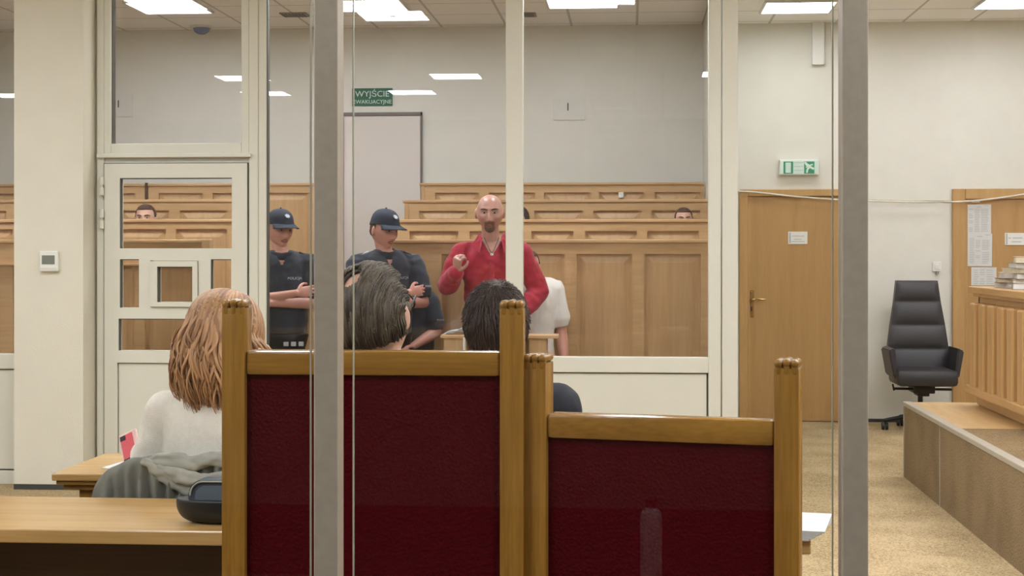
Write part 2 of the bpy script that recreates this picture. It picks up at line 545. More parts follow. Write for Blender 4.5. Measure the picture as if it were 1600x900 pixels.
# ================================================================== ROOM
BW = 14.14                      # back wall
CEIL = 3.625
XL, XR, YB = -9.6, 6.6, -4.2
b = NB(); box(b, XL, XR, 2.5, BW, -0.1, 0); struct(obj('floor', b, 'carpet'))
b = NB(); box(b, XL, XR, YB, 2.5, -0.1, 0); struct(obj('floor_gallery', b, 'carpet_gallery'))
b = NB(); box(b, XL, XR, YB, BW + .2, CEIL, CEIL + .1)
ceil = struct(obj('ceiling', b, 'ceiling', origin=(0.06, 0.2, CEIL)))
b = NB(); box(b, XL, XR, BW, BW + .15, 0, CEIL); struct(obj('wall_back', b, 'wall'))
b = NB(); box(b, XL - .15, XL, YB, BW, 0, CEIL); struct(obj('wall_left', b, 'wall'))
b = NB(); box(b, XR, XR + .15, YB, BW, 0, CEIL); struct(obj('wall_right', b, 'wall'))
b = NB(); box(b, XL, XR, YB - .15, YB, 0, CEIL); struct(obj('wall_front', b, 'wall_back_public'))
b = NB(); box(b, .72, X(1150, BW), BW - .015, BW, 0, .09)
box(b, X(1338, BW), X(1487, BW), BW - .015, BW, 0, .03); struct(obj('baseboard_back', b, 'dark_base'))

# pillar standing at the dock front
PY = 9.70
px0, px1 = X(22, PY), X(130, PY)
b = NB(); box(b, px0, px1, PY, 10.25, 0, CEIL)
pil = struct(obj('wall_pillar', b, 'pillar'), 'square white plastered pillar left of the glazed dock door')
b = NB(); box(b, px0 - .0, px1 + .006, PY - .006, PY, 0, .035); struct(obj('baseboard_pillar', b, 'dark_base'))
b = NB()
c = at(130, 16, PY)
extrude_poly(b, [Vector((c.x - .10, PY + .02, CEIL)), Vector((c.x + .16, PY + .02, CEIL)), Vector((c.x + .16, PY + .02, CEIL - .5 + .38)), Vector((c.x + .13, PY + .02, CEIL - .5 + .36)), Vector((c.x + .0, PY + .02, CEIL - .03))], (0, .18, 0))
struct(obj('trim_1', b, 'pvc'), 'white cover strip at the top of the pillar')

# tiers inside the dock, one stepped plinth
D0, D1 = 9.90, 9.98             # dock glazing frame, front and back face
ROWS_Y = [10.95, 11.75, 12.65, 13.65]
LEV = [.15, .32, .49, .66, .83]
DXL, DXR = -6.45, .66
b = NB()
ys = [D1] + ROWS_Y + [BW]
for i in range(5):
    box(b, DXL, DXR, ys[i] + .001, ys[i + 1], 0, LEV[i])
struct(obj('floor_dock', b, 'carpet'), 'carpeted steps of the raised dock')

# ================================================================== BACK WALL: doors
def wall_door(name, fx0, fx1, fz1, leaf_mat, frame_mat, label, gap=.0, fw=.11, z0=0.0, handle=True):
    t = bpy.data.objects.new(name, None); COL.objects.link(t); t.location = ((fx0 + fx1) / 2, BW, z0)
    struct(t, label)
    b = NB()
    box(b, fx0, fx0 + fw, BW - .05, BW, z0, fz1, .006); box(b, fx1 - fw, fx1, BW - .05, BW, z0, fz1, .006)
    box(b, fx0 + fw, fx1 - fw, BW - .05, BW, fz1 - fw * .85, fz1, .006)
    # stepped inner lip
    box(b, fx0 + fw, fx0 + fw + .025, BW - .03, BW, z0, fz1 - fw * .85); box(b, fx1 - fw - .025, fx1 - fw, BW - .03, BW, z0, fz1 - fw * .85)
    obj('door_frame', b, frame_mat, t)
    b = NB(); box(b, fx0 + fw + .025, fx1 - fw - .025, BW - .022, BW, z0 + .008, fz1 - fw * .85 - .004)
    obj('door_leaf', b, leaf_mat, t)
    return t

dx0, dx1 = X(1155, BW), X(1334, BW)
dz = Z(1240, 296, BW)
d1 = wall_door('door_1', dx0, dx1, dz, 'door_wood', 'door_frame', 'closed oak door under the running man exit light', fw=.075)
hx = X(1174, BW)
b = NB(); box(b, hx - .018, hx + .022, BW - .03, BW - .02, Z(1174, 496, BW), Z(1174, 453, BW), .004)
hp = obj('handle_plate', b, 'brass_dull', d1)
b = NB(); box(b, hx - .006, hx + .006, BW - .032, BW - .029, Z(1174, 486, BW), Z(1174, 479, BW), .002); obj('keyhole', b, 'dark_ink', hp)
b = NB(); hz = Z(1174, 467.5, BW)
tube(b, [(hx, BW - .03, hz), (hx, BW - .065, hz), (hx + .02, BW - .075, hz), (hx + .115, BW - .07, hz)], [.009, .009, .010, .009], sub=3, n=10)
obj('lever', b, 'brass', hp, smooth=True)
b = NB(); ball(b, (hx, BW - .03, Z(1174, 456, BW)), .008); obj('screw', b, 'brass', hp, smooth=True)

b = NB(); box(b, X(1231, BW), X(1261, BW), BW - .03, BW - .0205, Z(1245, 381.5, BW), Z(1245, 362, BW), .002)
pq = tag(obj('door_plaque', b, 'white_plastic'), 'small white name plate on the closed oak door under the exit light', 'sign')
def print_lines(parent, x0, x1, zs, y, h=.006, m='ink', name='lettering'):
    b = NB()
    for (a, c, z) in zs: box(b, x0 + (x1 - x0) * a, x0 + (x1 - x0) * c, y - .0008, y, z - h / 2, z + h / 2)
    return obj(name, b, m, parent)
zc = Z(1245, 372, BW)
print_lines(pq, X(1231, BW), X(1261, BW), [(.2, .85, zc + .018), (.3, .7, zc - .012), (.15, .85, zc - .032)], BW - .030)
b = NB(); box(b, X(1232.5, BW), X(1235, BW), BW - .0312, BW - .030, Z(1245, 380, BW), Z(1245, 363.5, BW)); obj('edge_strip', b, 'ink', pq)

ex0, ex1 = X(1487, BW), X(1690, BW)
d2 = wall_door('door_2', ex0, ex1, dz, 'door_wood', 'door_frame', 'oak door behind the judges desk with papers taped to it', fw=.11)
def sheet(x0p, x1p, y0p, y1p, yy, label, rows, tilt=0.0, landscape=False):
    x0, x1 = X(x0p, yy), X(x1p, yy); z1, z0 = Z(1530, y0p, yy), Z(1530, y1p, yy)
    b = NB(); box(b, x0, x1, yy - .002, yy, z0, z1)
    xf = Matrix.Translation(Vector(((x0 + x1) / 2, yy, (z0 + z1) / 2))) @ Matrix.Rotation(tilt, 4, 'Y') @ Matrix.Translation(-Vector(((x0 + x1) / 2, yy, (z0 + z1) / 2)))
    o = tag(obj('paper_sheet', b, 'paper', xf=xf), label, 'paper')
    b = NB()
    for k in range(rows):
        z = z1 - (z1 - z0) * (.16 + .74 * k / max(1, rows - 1))
        for (a, c) in ((.1, .3), (.34, .56), (.6, .9)):
            if random.random() < .12: continue
            box(b, x0 + (x1 - x0) * a, x0 + (x1 - x0) * (c - random.random() * .06), yy - .0028, yy - .002, z - .003, z + .003)
    box(b, x0 + (x1 - x0) * .4, x0 + (x1 - x0) * .6, yy - .0028, yy - .002, z1 - (z1 - z0) * .1, z1 - (z1 - z0) * .075)
    box(b, x0 + (x1 - x0) * .72, x0 + (x1 - x0) * .92, yy - .0028, yy - .002, z1 - (z1 - z0) * .05, z1 - (z1 - z0) * .03)
    obj('lettering', b, 'ink', o, xf=xf)
    return o
LY = BW - .0225
sheet(1509.5, 1548.5, 319.5, 366, LY - .001, 'topmost printed sheet taped to the door behind the judges desk', 14)
sheet(1511, 1550, 365, 416, LY - .0045, 'long printed sheet in the middle of three on the door', 15, 0.01)
sheet(1517.5, 1557, 417.5, 446, LY - .001, 'lowest wide printed sheet on the door, just above the desk top', 7)
b = NB(); box(b, X(1517, BW), X(1529, BW), BW - .052, BW - .05 + .02, Z(1523, 316.5, BW), Z(1523, 313, BW)); tag(obj('sticker', b, 'white_plastic'), 'tiny white sticker at the top left of the door above taped papers', 'sticker')
b = NB(); box(b, X(1569, BW), X(1603, BW), BW - .03, BW - .0215, Z(1585, 383, BW), Z(1585, 364, BW), .002)
pq2 = tag(obj('door_plaque', b, 'white_plastic'), 'white name plate on the door at the right edge, above the file stacks', 'sign')
zc = Z(1585, 374, BW)
print_lines(pq2, X(1569, BW), X(1603, BW), [(.35, .8, zc + .012), (.15, .27, zc + .012), (.3, .75, zc - .022)], BW - .030, h=.008)
b = NB(); box(b, X(1570.5, BW), X(1573, BW), BW - .0312, BW - .030, Z(1585, 382, BW), Z(1585, 365, BW)); obj('edge_strip', b, 'ink', pq2)

# white door at the top of the dock aisle
wx0, wx1 = X(531, BW), X(660, BW)
wz1 = Z(600, 176, BW)
d3 = bpy.data.objects.new('door_3', None); COL.objects.link(d3); d3.location = ((wx0 + wx1) / 2, BW, LEV[4]); struct(d3, 'plain white flush door at the top of the dock aisle under the green sign')
b = NB(); box(b, wx0, wx0 + .045, BW - .04, BW, LEV[4], wz1); box(b, wx1 - .012, wx1, BW - .04, BW, LEV[4], wz1); box(b, wx0, wx1, BW - .04, BW, wz1 - .03, wz1)
obj('door_frame', b, plain('door_edge_grey', '#77706a', .6), d3)
b = NB(); box(b, wx0 + .045, wx1 - .016, BW - .03, BW, LEV[4] + .006, wz1 - .034); obj('door_leaf', b, plain('door_white', '#d8cfc6', .6, var=.02, nscale=3), d3)

# ================================================================== BACK WALL: signs, fittings
sx0, sx1 = X(550.5, BW), X(613.5, BW)
sz0, sz1 = Z(582, 165.5, BW), Z(582, 138, BW)
b = NB(); box(b, sx0, sx1, BW - .012, BW, sz0, sz1)
sg = tag(obj('exit_sign', b, 'sign_green'), 'dark green Polish evacuation exit sign above the white door in the dock', 'sign')
scx = (sx0 + sx1) / 2; sh = sz1 - sz0
text_obj('WYJŚCIE', sh * .47, (scx, BW - .013, sz0 + sh * .66), 'sign_white', sg, width=(sx1 - sx0) * .84)
text_obj('EWAKUACYJNE', sh * .31, (scx, BW - .013, sz0 + sh * .22), 'sign_white', sg, width=(sx1 - sx0) * .94)

def number_plate(x0, x1, y0, y1, strokes, label):
    pm = plain('plate_grey_white', '#dad7ce', .7, var=.02)
    b = NB(); box(b, X(x0, BW), X(x1, BW), BW - .01, BW, Z(x0, y1, BW), Z(x0, y0, BW), .002)
    o = tag(obj('number_plate', b, pm), label, 'sign')
    b = NB()
    for s in strokes: box(b, X(s - .9, BW), X(s + .9, BW), BW - .0115, BW - .01, Z(s, strokes_y[1], BW), Z(s, strokes_y[0], BW))
    obj('numeral', b, 'dark_ink', o)
strokes_y = (161, 173)
number_plate(865, 914, 151, 188, [887.5], 'pale square plate with one black stroke, I, on the wall above the right benches')
strokes_y = (157, 168)
number_plate(166, 208, 146, 183, [180.5, 185.5], 'pale square plate with two black strokes, II, above the dock door')

bx0, bx1 = X(1217, BW), X(1278, BW); bz0, bz1 = Z(1247, 274, BW), Z(1247, 250, BW)
ex = thing('exit_light', ((bx0 + bx1) / 2, BW, bz0), 'emergency exit light box with running man pictogram above the oak door', 'exit light')
b = NB(); box(b, bx0, bx1, BW - .07, BW, bz0, bz1, .006); obj('housing', b, 'white_plastic', ex)
b = NB(); box(b, bx0 + .006, bx1 - .006, BW - .074, BW - .069, bz0 + .008, bz1 - .012, .002); lens = obj('lens', b, 'exit_box', ex)
yy = BW - .075
zb0, zb1 = bz0 + .012, bz1 - .018
def bx(px): return X(px, BW) + .0
b = NB(); holes(b, bx(1223), bx(1238), zb0, zb1, yy - .001, yy + .001, [(bx(1226), bx(1234.5), zb0 + .008, zb1 - .008)])
obj('doorway_pictogram', b, 'sign_green_l', lens)
b = NB(); box(b, bx(1255), bx(1271), yy - .001, yy + .001, zb0, zb1); obj('runner_field', b, 'sign_green_l', lens)
b = NB()
cx, cz, k = bx(1263), (zb0 + zb1) / 2, (zb1 - zb0) / 2
def stroke(p, q, r=.007): tube(b, [(cx + p[0] * k, yy - .002, cz + p[1] * k), (cx + q[0] * k, yy - .002, cz + q[1] * k)], [(r, .001)], hint=(0, 0, 1) if abs(p[0] - q[0]) > abs(p[1] - q[1]) else (1, 0, 0), sub=1, n=8, cap=1)
stroke((-.55, .6), (.1, .1), .012); stroke((-.1, .3), (.55, .5), .006); stroke((.1, .1), (.75, -.25), .010); stroke((.05, .05), (-.3, -.25), .009); stroke((-.3, -.25), (-.4, -.85), .008); stroke((-.2, .35), (-.5, 0.0), .006)
ball(b, (cx - .62 * k, yy - .002, cz + .75 * k), (.012, .001, .012), 10)
obj('running_figure', b, 'sign_white', lens)
b = NB()
for z in (.3, .55, .8): box(b, bx(1239), bx(1254), yy - .001, yy + .0005, bz0 + (bz1 - bz0) * z - .002, bz0 + (bz1 - bz0) * z + .002)
obj('tube_lines', b, 'ink', lens)

b = NB(); box(b, X(1268, BW), X(1287, BW), BW - .05, BW, Z(1278, 102, BW), CEIL, .004)
tag(obj('cable_duct', b, 'white_plastic'), 'short white cable duct hanging from the ceiling above the exit light', 'duct')
b = NB(); box(b, X(1456.5, BW), X(1469.5, BW), BW - .025, BW, Z(1463, 424, BW), Z(1463, 409, BW), .005)
sw = tag(obj('wall_switch', b, 'white_plastic'), 'small white wall switch above the black office chair', 'switch')
b = NB(); box(b, X(1459.5, BW), X(1466.5, BW), BW - .031, BW - .024, Z(1463, 420.5, BW), Z(1463, 412.5, BW), .003); obj('rocker', b, 'white_plastic', sw)
b = NB(); box(b, X(1464, BW) - .012, X(1464, BW) + .012, BW - .03, BW, Z(1463, 428, BW), Z(1463, 424.5, BW)); obj('plug', b, 'vent', sw)

b = NB()
pts = [at(1150, 299, BW), at(1185, 301.5, BW), at(1240, 307.5, BW), at(1300, 312, BW), at(1345, 314, BW), at(1420, 316, BW), at(1490, 316, BW), at(1540, 312, BW), at(1600, 303.5, BW), at(1660, 292, BW)]
tube(b, [p - Vector((0, .075, 0)) for p in pts], [.008], sub=4, n=8)
tag(obj('cable', b, 'cable', smooth=True), 'white cable sagging across the tops of both oak doors', 'cable')
b = NB(); pts = [at(1338, 310.5, BW), at(1400, 312.5, BW), at(1450, 313.5, BW), at(1489, 313, BW)]
tube(b, [p - Vector((0, .012, 0)) for p in pts], [.004], sub=3, n=8)
tag(obj('cable', b, 'cable', smooth=True), 'thin white cable clipped flat to the wall between the two oak doors', 'cable')

# thermostat on pillar
tx0, tx1, tz0, tz1 = X(64, PY), X(93, PY), Z(78, 424, PY), Z(78, 392, PY)
th = thing('thermostat', ((tx0 + tx1) / 2, PY, tz0), 'square white thermostat with grey display on the pillar', 'thermostat')
b = NB(); box(b, tx0, tx1, PY - .028, PY, tz0, tz1, .006); obj('housing', b, 'white_plastic', th)
b = NB(); box(b, X(68, PY), X(88, PY), PY - .0295, PY - .027, Z(78, 413, PY), Z(78, 399, PY)); obj('display', b, 'lcd', th)
b = NB(); box(b, X(66, PY), X(91, PY), PY - .031, PY - .027, Z(78, 420, PY), Z(78, 416, PY), .001); obj('cover_lip', b, 'white_plastic', th)

# ================================================================== CEILING fittings
def lamp(cx, cy, name, label, m, group=None, s=.57):
    t = thing(name, (cx, cy, CEIL), label, 'ceiling light', group)
    b = NB(); holes(b, cx - s / 2 - .025, cx + s / 2 + .025, 0, .02, cy, cy, [])
    b.free(); b = NB()
    for (x0, x1, y0, y1) in ((-s / 2 - .02, s / 2 + .02, -s / 2 - .02, -s / 2), (-s / 2 - .02, s / 2 + .02, s / 2, s / 2 + .02), (-s / 2 - .02, -s / 2, -s / 2, s / 2), (s / 2, s / 2 + .02, -s / 2, s / 2)):
        box(b, cx + x0, cx + x1, cy + y0, cy + y1, CEIL - .02, CEIL)
    obj('frame', b, 'lamp_frame', t)
    b = NB(); box(b, cx - s / 2, cx + s / 2, cy - s / 2, cy + s / 2, CEIL - .014, CEIL - .004); obj('diffuser', b, m, t)
    b = NB(); ball(b, (cx, cy, CEIL - .016), (.035, .02, .006), 10); obj('clip', b, 'lamp_frame', t)
    return t
def lc(p0, p1, yfar):
    t = F * (CEIL - .014 - CAMH) / (HORIZON - yfar)
    u = ((p0 + p1) / 2 - 800) / F
    return t * (u * CA - SA), t * (CA + u * SA) - .285
for (p0, p1, yf, lab) in ((225, 335, 20.5, 'lit square ceiling panel seen above the dock door'), (535, 637, 17, 'lit square ceiling panel over the green evacuation sign'),
                          (862, 961, 12, 'lit square ceiling panel above the plate with one stroke'), (1191, 1292, 20, 'lit square ceiling panel left of the white cable duct'),
                          (1525, 1626, 13, 'lit square ceiling panel at the top right corner')):
    cx, cy = lc(p0, p1, yf)
    lamp(cx, cy, 'ceiling_light', lab, M['lamp_back'])
far_panels = [(-5.6, 10.6), (-3.8, 10.6), (-2.0, 10.6), (-.2, 10.6), (2.6, 10.6), (4.4, 10.6), (-5.7, 7.3), (-3.87, 7.3), (-.25, 7.3), (1.55, 7.3), (3.35, 7.3), (5.15, 7.3), (-2.07, 6.55)]  # the unseen row above the dock is added to brighten its benches
for i, (cx, cy) in enumerate(far_panels):
    lamp(cx, cy, 'ceiling_light', 'lit ceiling panel near the dock glass, the unseen row above the dock added as fill', M['lamp_on'], 'panels over the middle of the courtroom')
for (cx, cy) in ((-4.6, 1.9), (-2.05, 1.9), (1.12, 1.9), (-2.82, .15), (-4.75, .15), (-8.1, .15), (2.9, .0), (4.6, 1.9), (1.72, 4.4), (3.6, 4.4), (5.4, 4.4), (-5.8, 4.4), (-7.7, 4.4)):  # row over the desks added as fill, placed so its mirror image stays hidden
    lamp(cx, cy, 'ceiling_light', 'unseen ceiling panel: public bench rows mirrored as bright bars, desk row added as fill', M['lamp_near'], 'panels over the public benches')
# dome camera seen under the ceiling
dc = at(315, 44, 13.9); dc.z = CEIL
dm = thing('dome_camera', dc, 'small blue dome camera on the ceiling above the dock door', 'camera')
b = NB(); cyl(b, dc - Vector((0, 0, .02)), dc, .1, .11, 24); obj('ring', b, 'lamp_frame', dm, smooth=.6)
b = NB(); ball(b, dc - Vector((0, 0, .02)), (.078, .078, .06), 20); obj('dome', b, 'dome_blue', dm, smooth=True)
for (p0, p1, y0, lab) in ((818, 838, 22, 'grey slatted air vent in the ceiling right of the middle dock post'), (440, 482, 22, 'grey slatted air vent in the ceiling left of the steel post')):
    t = F * (CEIL - CAMH) / (HORIZON - y0); u = ((p0 + p1) / 2 - 800) / F
    vx, vy = t * (u * CA - SA), t * (CA + u * SA)
    wv = (p1 - p0) / F * t
    v = thing('ceiling_vent', (vx, vy, CEIL), lab, 'vent')
    b = NB(); box(b, vx - wv / 2, vx + wv / 2, vy - .1, vy + .1, CEIL - .012, CEIL); obj('frame', b, 'vent', v)
    b = NB()
    for k in range(7): box(b, vx - wv / 2 + .015 + k * (wv - .03) / 7, vx - wv / 2 + .015 + (k + .55) * (wv - .03) / 7, vy - .085, vy + .085, CEIL - .016, CEIL - .011)
    obj('slats', b, 'dark_base', v)

# ================================================================== DOCK tiers: panelled bench rows
def bench_row(x0, x1, y, ztop, zbot, panels, ptop, pbot, label, seat=True, cap=.014, name='panelled_bench'):
    """panels: list of (xa,xb); ptop/pbot: recess top and bottom heights"""
    t = thing(name, ((x0 + x1) / 2, y, zbot), label, 'bench', 'panelled oak benches in the dock')
    b = NB(); holes(b, x0, x1, zbot, ztop, y, y + .03, [(a, c, pbot, ptop) for a, c in panels])
    obj('frame_board', b, 'oak_bench', t)
    b = NB(); box(b, x0 - cap, x1, y - cap, y + .05, ztop - .012, ztop + .012, .005); obj('cap_rail', b, 'oak_bench', t)
    b = NB(); box(b, x0 + .001, x0 + .035, y - .008, y + .045, zbot, ztop - .012, .004); obj('end_post', b, 'oak_panel', t)
    for a, c in panels:
        b = NB()
        box(b, a, c, y + .022, y + .03, pbot, ptop)
        # raised field with sloping edge
        i0, i1 = .022, .062
        z0, z1 = pbot, ptop
        o = [(a + i0, z0 + i0), (c - i0, z0 + i0), (c - i0, z1 - i0), (a + i0, z1 - i0)]
        q = [(a + i1, z0 + i1), (c - i1, z0 + i1), (c - i1, z1 - i1), (a + i1, z1 - i1)]
        vo = [b.verts.new((p[0], y + .022, p[1])) for p in o]; vi = [b.verts.new((p[0], y + .011, p[1])) for p in q]
        for k in range(4): b.faces.new((vo[k], vo[(k + 1) % 4], vi[(k + 1) % 4], vi[k]))
        b.faces.new(vi)
        obj('panel', b, 'oak_panel', t)
    if seat:
        b = NB(); box(b, x0 + .05, x1 - .02, y - .42, y - .001, zbot + .40, zbot + .44, .008); obj('seat', b, 'oak_bench', t)
    return t
names_r = ['first panelled oak barrier of the right block, lowest, behind the man in red', 'second panelled oak bench row of the right block, counting up from the front',
           'third panelled oak bench row of the right block, counting up from the front', 'highest panelled oak bench row of the right block, small white switch on it']
ytops = [377, 345, 314, 287]; pty = [397, 361, 329, 300.5]
pans = [[(690, 777), (795, 882), (901, 988), (1006.7, 1095)], [(640, 716), (734, 812), (830, 896), (914, 995), (1011, 1092)],
        [(655, 730), (745, 820), (835, 910), (927, 1002), (1018, 1094)], [(680, 748), (764, 836), (850, 922), (936, 1007), (1023, 1094)]]
ppx = 980
for i in range(4):
    y = ROWS_Y[i]
    zt = Z(ppx, ytops[i], y); zp = Z(ppx, pty[i], y)
    zb = LEV[i]
    xl = -1.87 if i else -1.80
    ps = [(max(X(a, y), xl + .06), X(c, y)) for a, c in pans[i]]
    pb = zb + .12
    bench_row(xl, DXR - .01, y, zt, zb, ps, zp, pb, names_r[i], seat=i > 0)
y = ROWS_Y[3]
b = NB(); box(b, X(966.5, y), X(974.5, y), y - .02, y + .0, Z(970, 309, y), Z(970, 300.5, y), .003)
tag(obj('wall_switch', b, 'white_plastic'), 'tiny white switch on the highest oak bench row', 'switch')

names_l = ['front panelled oak barrier of the left block behind the dock door, with a free end', 'second panelled oak bench row of the left block, seen through the door pane',
           'third panelled oak bench row of the left block, behind the half hidden face', 'highest panelled oak bench row of the left block, reaching past the left policeman']
ends = [327, 380, 405, 494]
pansl = [[(-95, 0), (20, 105), (125, 210), (226, 310)], [(-60, 20), (38, 110), (128, 160), (178, 259), (275, 355)], [(-60, 10), (26, 92), (108, 178), (190, 264), (281, 355)],
         [(-40, 30), (45, 118), (133, 211), (248, 317), (332, 392), (410, 482)]]
ptl = [413, 358, 329, 302]
for i in range(4):
    y = ROWS_Y[i]
    zt = Z(270, ytops[i] + 2 * (i == 3), y); zp = Z(270, ptl[i], y)
    zb = LEV[i]
    xr = X(ends[i], y)
    ps = [(X(a, y), X(c, y)) for a, c in pansl[i]]
    t = bench_row(DXL + .02, xr, y, zt, zb, ps, zp, zb + .12, names_l[i], seat=i > 0)
    if i == 3:
        b = NB(); box(b, X(227.5, y), X(231.5, y), y - .02, y, zt - .18, zt + .02); obj('divider', b, 'oak_dark_and_shade', t)
    if i == 0:
        b = NB(); box(b, xr - .05, xr + .012, y - .03, y + .06, zb, zt + .014, .006); obj('newel', b, 'oak_panel', t)
        b = NB(); box(b, DXL + .02, xr, y - .03, y, Z(270, 415, y), Z(270, 411, y), .003); obj('ledge', b, 'oak_bench', t)

# ================================================================== DOCK glazing
dk = thing('dock_enclosure', ((DXL + DXR) / 2, D0, 0), 'white framed glass enclosure of the dock with solid lower panels', 'glass enclosure')
def dX(px): return X(px, D0)
ZS1, ZS0 = .865, .765           # sill rail
def post(x0, x1, z0=0, z1=CEIL, name='post', bev=.006, yo=0):
    b = NB(); box(b, x0, x1, D0 + yo, D1, z0, z1, bev); return obj(name, b, 'pvc', dk)
post(dX(151), dX(162.5)); post(dX(388.5), dX(403)); post(dX(403), dX(415.5), yo=.008)
post(dX(790), dX(817))
post(dX(1107), dX(1126.5)); post(dX(1128), dX(1153), yo=-.012)
post(DXL, DXL + .07)
# corner of door bay: transom frame round the upper pane
zt1, zt0 = Z(275, 224, D0), Z(275, 241, D0)
post(dX(162.5), dX(173), zt0, CEIL, 'transom_frame', .004); post(dX(377), dX(388.5), zt0, CEIL, 'transom_frame', .004)
b = NB(); box(b, dX(173), dX(377), D0, D1, zt0, zt1, .004); obj('transom_frame', b, 'pvc', dk)
b = NB(); box(b, dX(153), dX(393), D0 - .03, D0 + .01, zt0 - .022, zt0 + .004, .004); obj('transom_sill', b, 'pvc', dk)
b = NB(); box(b, dX(162.5), dX(388.5), D0 + .015, D1, Z(275, 254, D0), zt0 - .018); obj('door_head', b, 'pvc', dk)
# sill rails and lower panels: left bay, middle bay, right bay
for (a, c) in ((DXL + .07, px0), (dX(415.5), dX(790)), (dX(817), dX(1107))):
    b = NB(); box(b, a, c, D0 + .002, D1, ZS0, ZS1, .005); obj('sill_rail', b, 'pvc', dk)
    b = NB(); box(b, a + .012, c - .012, D0 + .02, D1 - .01, .10, ZS0 - .008); obj('lower_panel', b, 'pvc', dk)
    b = NB(); box(b, a, c, D0 + .034, D1 - .02, .0, ZS0); obj('gasket', b, 'pvc_gap', dk)
    b = NB(); box(b, a, c, D0 + .004, D1, 0, .09, .004); obj('bottom_rail', b, 'pvc', dk)
def pane(a, c, z0, z1, y=9.945, par=dk, m='dock_glass'):
    b = NB(); box(b, a, c, y - .004, y + .004, z0, z1); return obj('glass_pane', b, m, par)
pane(DXL + .07, px0, ZS1, CEIL); pane(dX(415.5), dX(790), ZS1, CEIL); pane(dX(817), dX(1107), ZS1, CEIL); pane(dX(173), dX(377), zt1, CEIL)
# dark rebate line left of the panes
for xx in (dX(173), dX(415.5)):
    b = NB(); box(b, xx, xx + .006, D0 + .02, D1, ZS1 if xx > dX(300) else zt1, CEIL); obj('rebate', b, 'pvc_gap', dk)
# side walls of the dock
b = NB(); box(b, DXR, DXR + .02, D1, BW, 0, CEIL); obj('side_wall', b, 'pvc', dk)
b = NB(); box(b, DXL - .02, DXL, D1, BW, 0, CEIL); obj('side_wall', b, 'pvc', dk)

# dock door
def zz(py): return Z(275, py, D0)
dd = thing('dock_door', (dX(275), D0, 0), 'white glazed dock door with a small hatch window and hinges on its left', 'door')
opn = [(dX(188), dX(363), zz(388), zz(278)), (dX(188), dX(218), zz(481), zz(405)), (dX(236), dX(311), zz(480), zz(407)), (dX(330), dX(362), zz(481), zz(405)),
       (dX(186), dX(362), zz(548), zz(498)), (dX(184), dX(365), .12, zz(567))]
b = NB(); holes(b, dX(163.8), dX(386.8), .015, zz(255.5), D0 - .012, D1 - .02, opn); obj('leaf_frame', b, 'pvc', dd)
for h in opn[:2] + opn[3:5]: pane(h[0], h[1], h[2], h[3], par=dd)
for h in opn[:2] + opn[3:5]:
    b = NB(); box(b, h[0], h[0] + .006, D0 - .006, D0 + .03, h[2], h[3]); box(b, h[0], h[1], D0 - .006, D0 + .03, h[3] - .006, h[3]); obj('gasket', b, 'pvc_gap', dd)
b = NB(); gx0, gx1, gz1 = dX(163.8), dX(386.8), zz(255.5)
box(b, gx0 - .004, gx0, D0 - .008, D0 + .01, .02, gz1 + .004); box(b, gx1, gx1 + .004, D0 - .008, D0 + .01, .02, gz1 + .004); box(b, gx0, gx1, D0 - .008, D0 + .01, gz1, gz1 + .004); obj('seal', b, 'pvc_gap', dd)
h = opn[5]
b = NB(); box(b, h[0] + .006, h[1] - .006, D0 + .004, D1 - .03, h[2] + .006, h[3] - .006); obj('lower_panel', b, 'pvc', dd)
b = NB(); box(b, h[0], h[1], D0 + .012, D1 - .035, h[2], h[3]); obj('gasket', b, 'pvc_gap', dd)
h = opn[2]; hi = (dX(247.5), dX(302.5), zz(472), zz(416.5))
b = NB(); holes(b, h[0] + .004, h[1] - .004, h[2] + .004, h[3] - .004, D0 - .03, D1 - .02, [hi]); hf = obj('hatch_frame', b, 'pvc', dd)
pane(hi[0], hi[1], hi[2], hi[3], par=hf)
b = NB(); box(b, hi[0], hi[0] + .006, D0 - .02, D0 + .03, hi[2], hi[3]); box(b, hi[0], hi[1], D0 - .02, D0 + .03, hi[3] - .005, hi[3]); obj('gasket', b, 'pvc_gap', hf)
for (p0, p1) in ((277, 305), (327, 357)):
    b = NB(); xh = dX(161); m_ = (zz(p0) + zz(p1)) / 2
    cyl(b, (xh, D0 - .028, zz(p1)), (xh, D0 - .028, m_ - .008), .015); cyl(b, (xh, D0 - .028, m_ + .008), (xh, D0 - .028, zz(p0)), .015); cyl(b, (xh, D0 - .028, zz(p1)), (xh, D0 - .028, zz(p0)), .007); box(b, xh - .004, xh + .004, D0 - .028, D0, zz(p1), zz(p0))
    obj('hinge', b, 'pvc', dd, smooth=.6)

# ================================================================== PODIUM and judges' desk
PX, PYE, PZ = 1.87, 10.70, .513
b = NB(); box(b, PX, XR, 2.9, PYE, 0, PZ - .012)
pod = struct(obj('floor_podium', b, 'podium_front'), 'raised podium with brown board side for the judges')
ysplit = Y_s = at(1469, 690, 10).y
# height of the seam: same x plane, px 1469
u = (1469 - 800) / F; ts = PX / (u * CA - SA); ysm = ts * (CA + u * SA)
b = NB(); box(b, PX - .004, PX, ysm - .006, ysm + .006, 0, PZ - .02); struct(obj('trim_2', b, 'nosing'))
b = NB(); box(b, PX + .05, XR, 2.9, ysm - .35, PZ - .012, PZ); struct(obj('floor_podium_carpet', b, 'carpet_podium'))
b = NB(); box(b, PX + .05, XR, ysm - .35, PYE, PZ - .012, PZ); struct(obj('floor_podium_boards', b, 'podium_wood'))
b = NB(); box(b, PX - .008, PX + .05, 2.9, PYE, PZ - .025, PZ + .004, .004); struct(obj('trim_3', b, 'nosing'), 'pale edge strip along the podium')
b = NB(); box(b, PX - .006, PX + .01, PYE - .012, PYE, 0, PZ - .01); struct(obj('trim_4', b, 'nosing'))

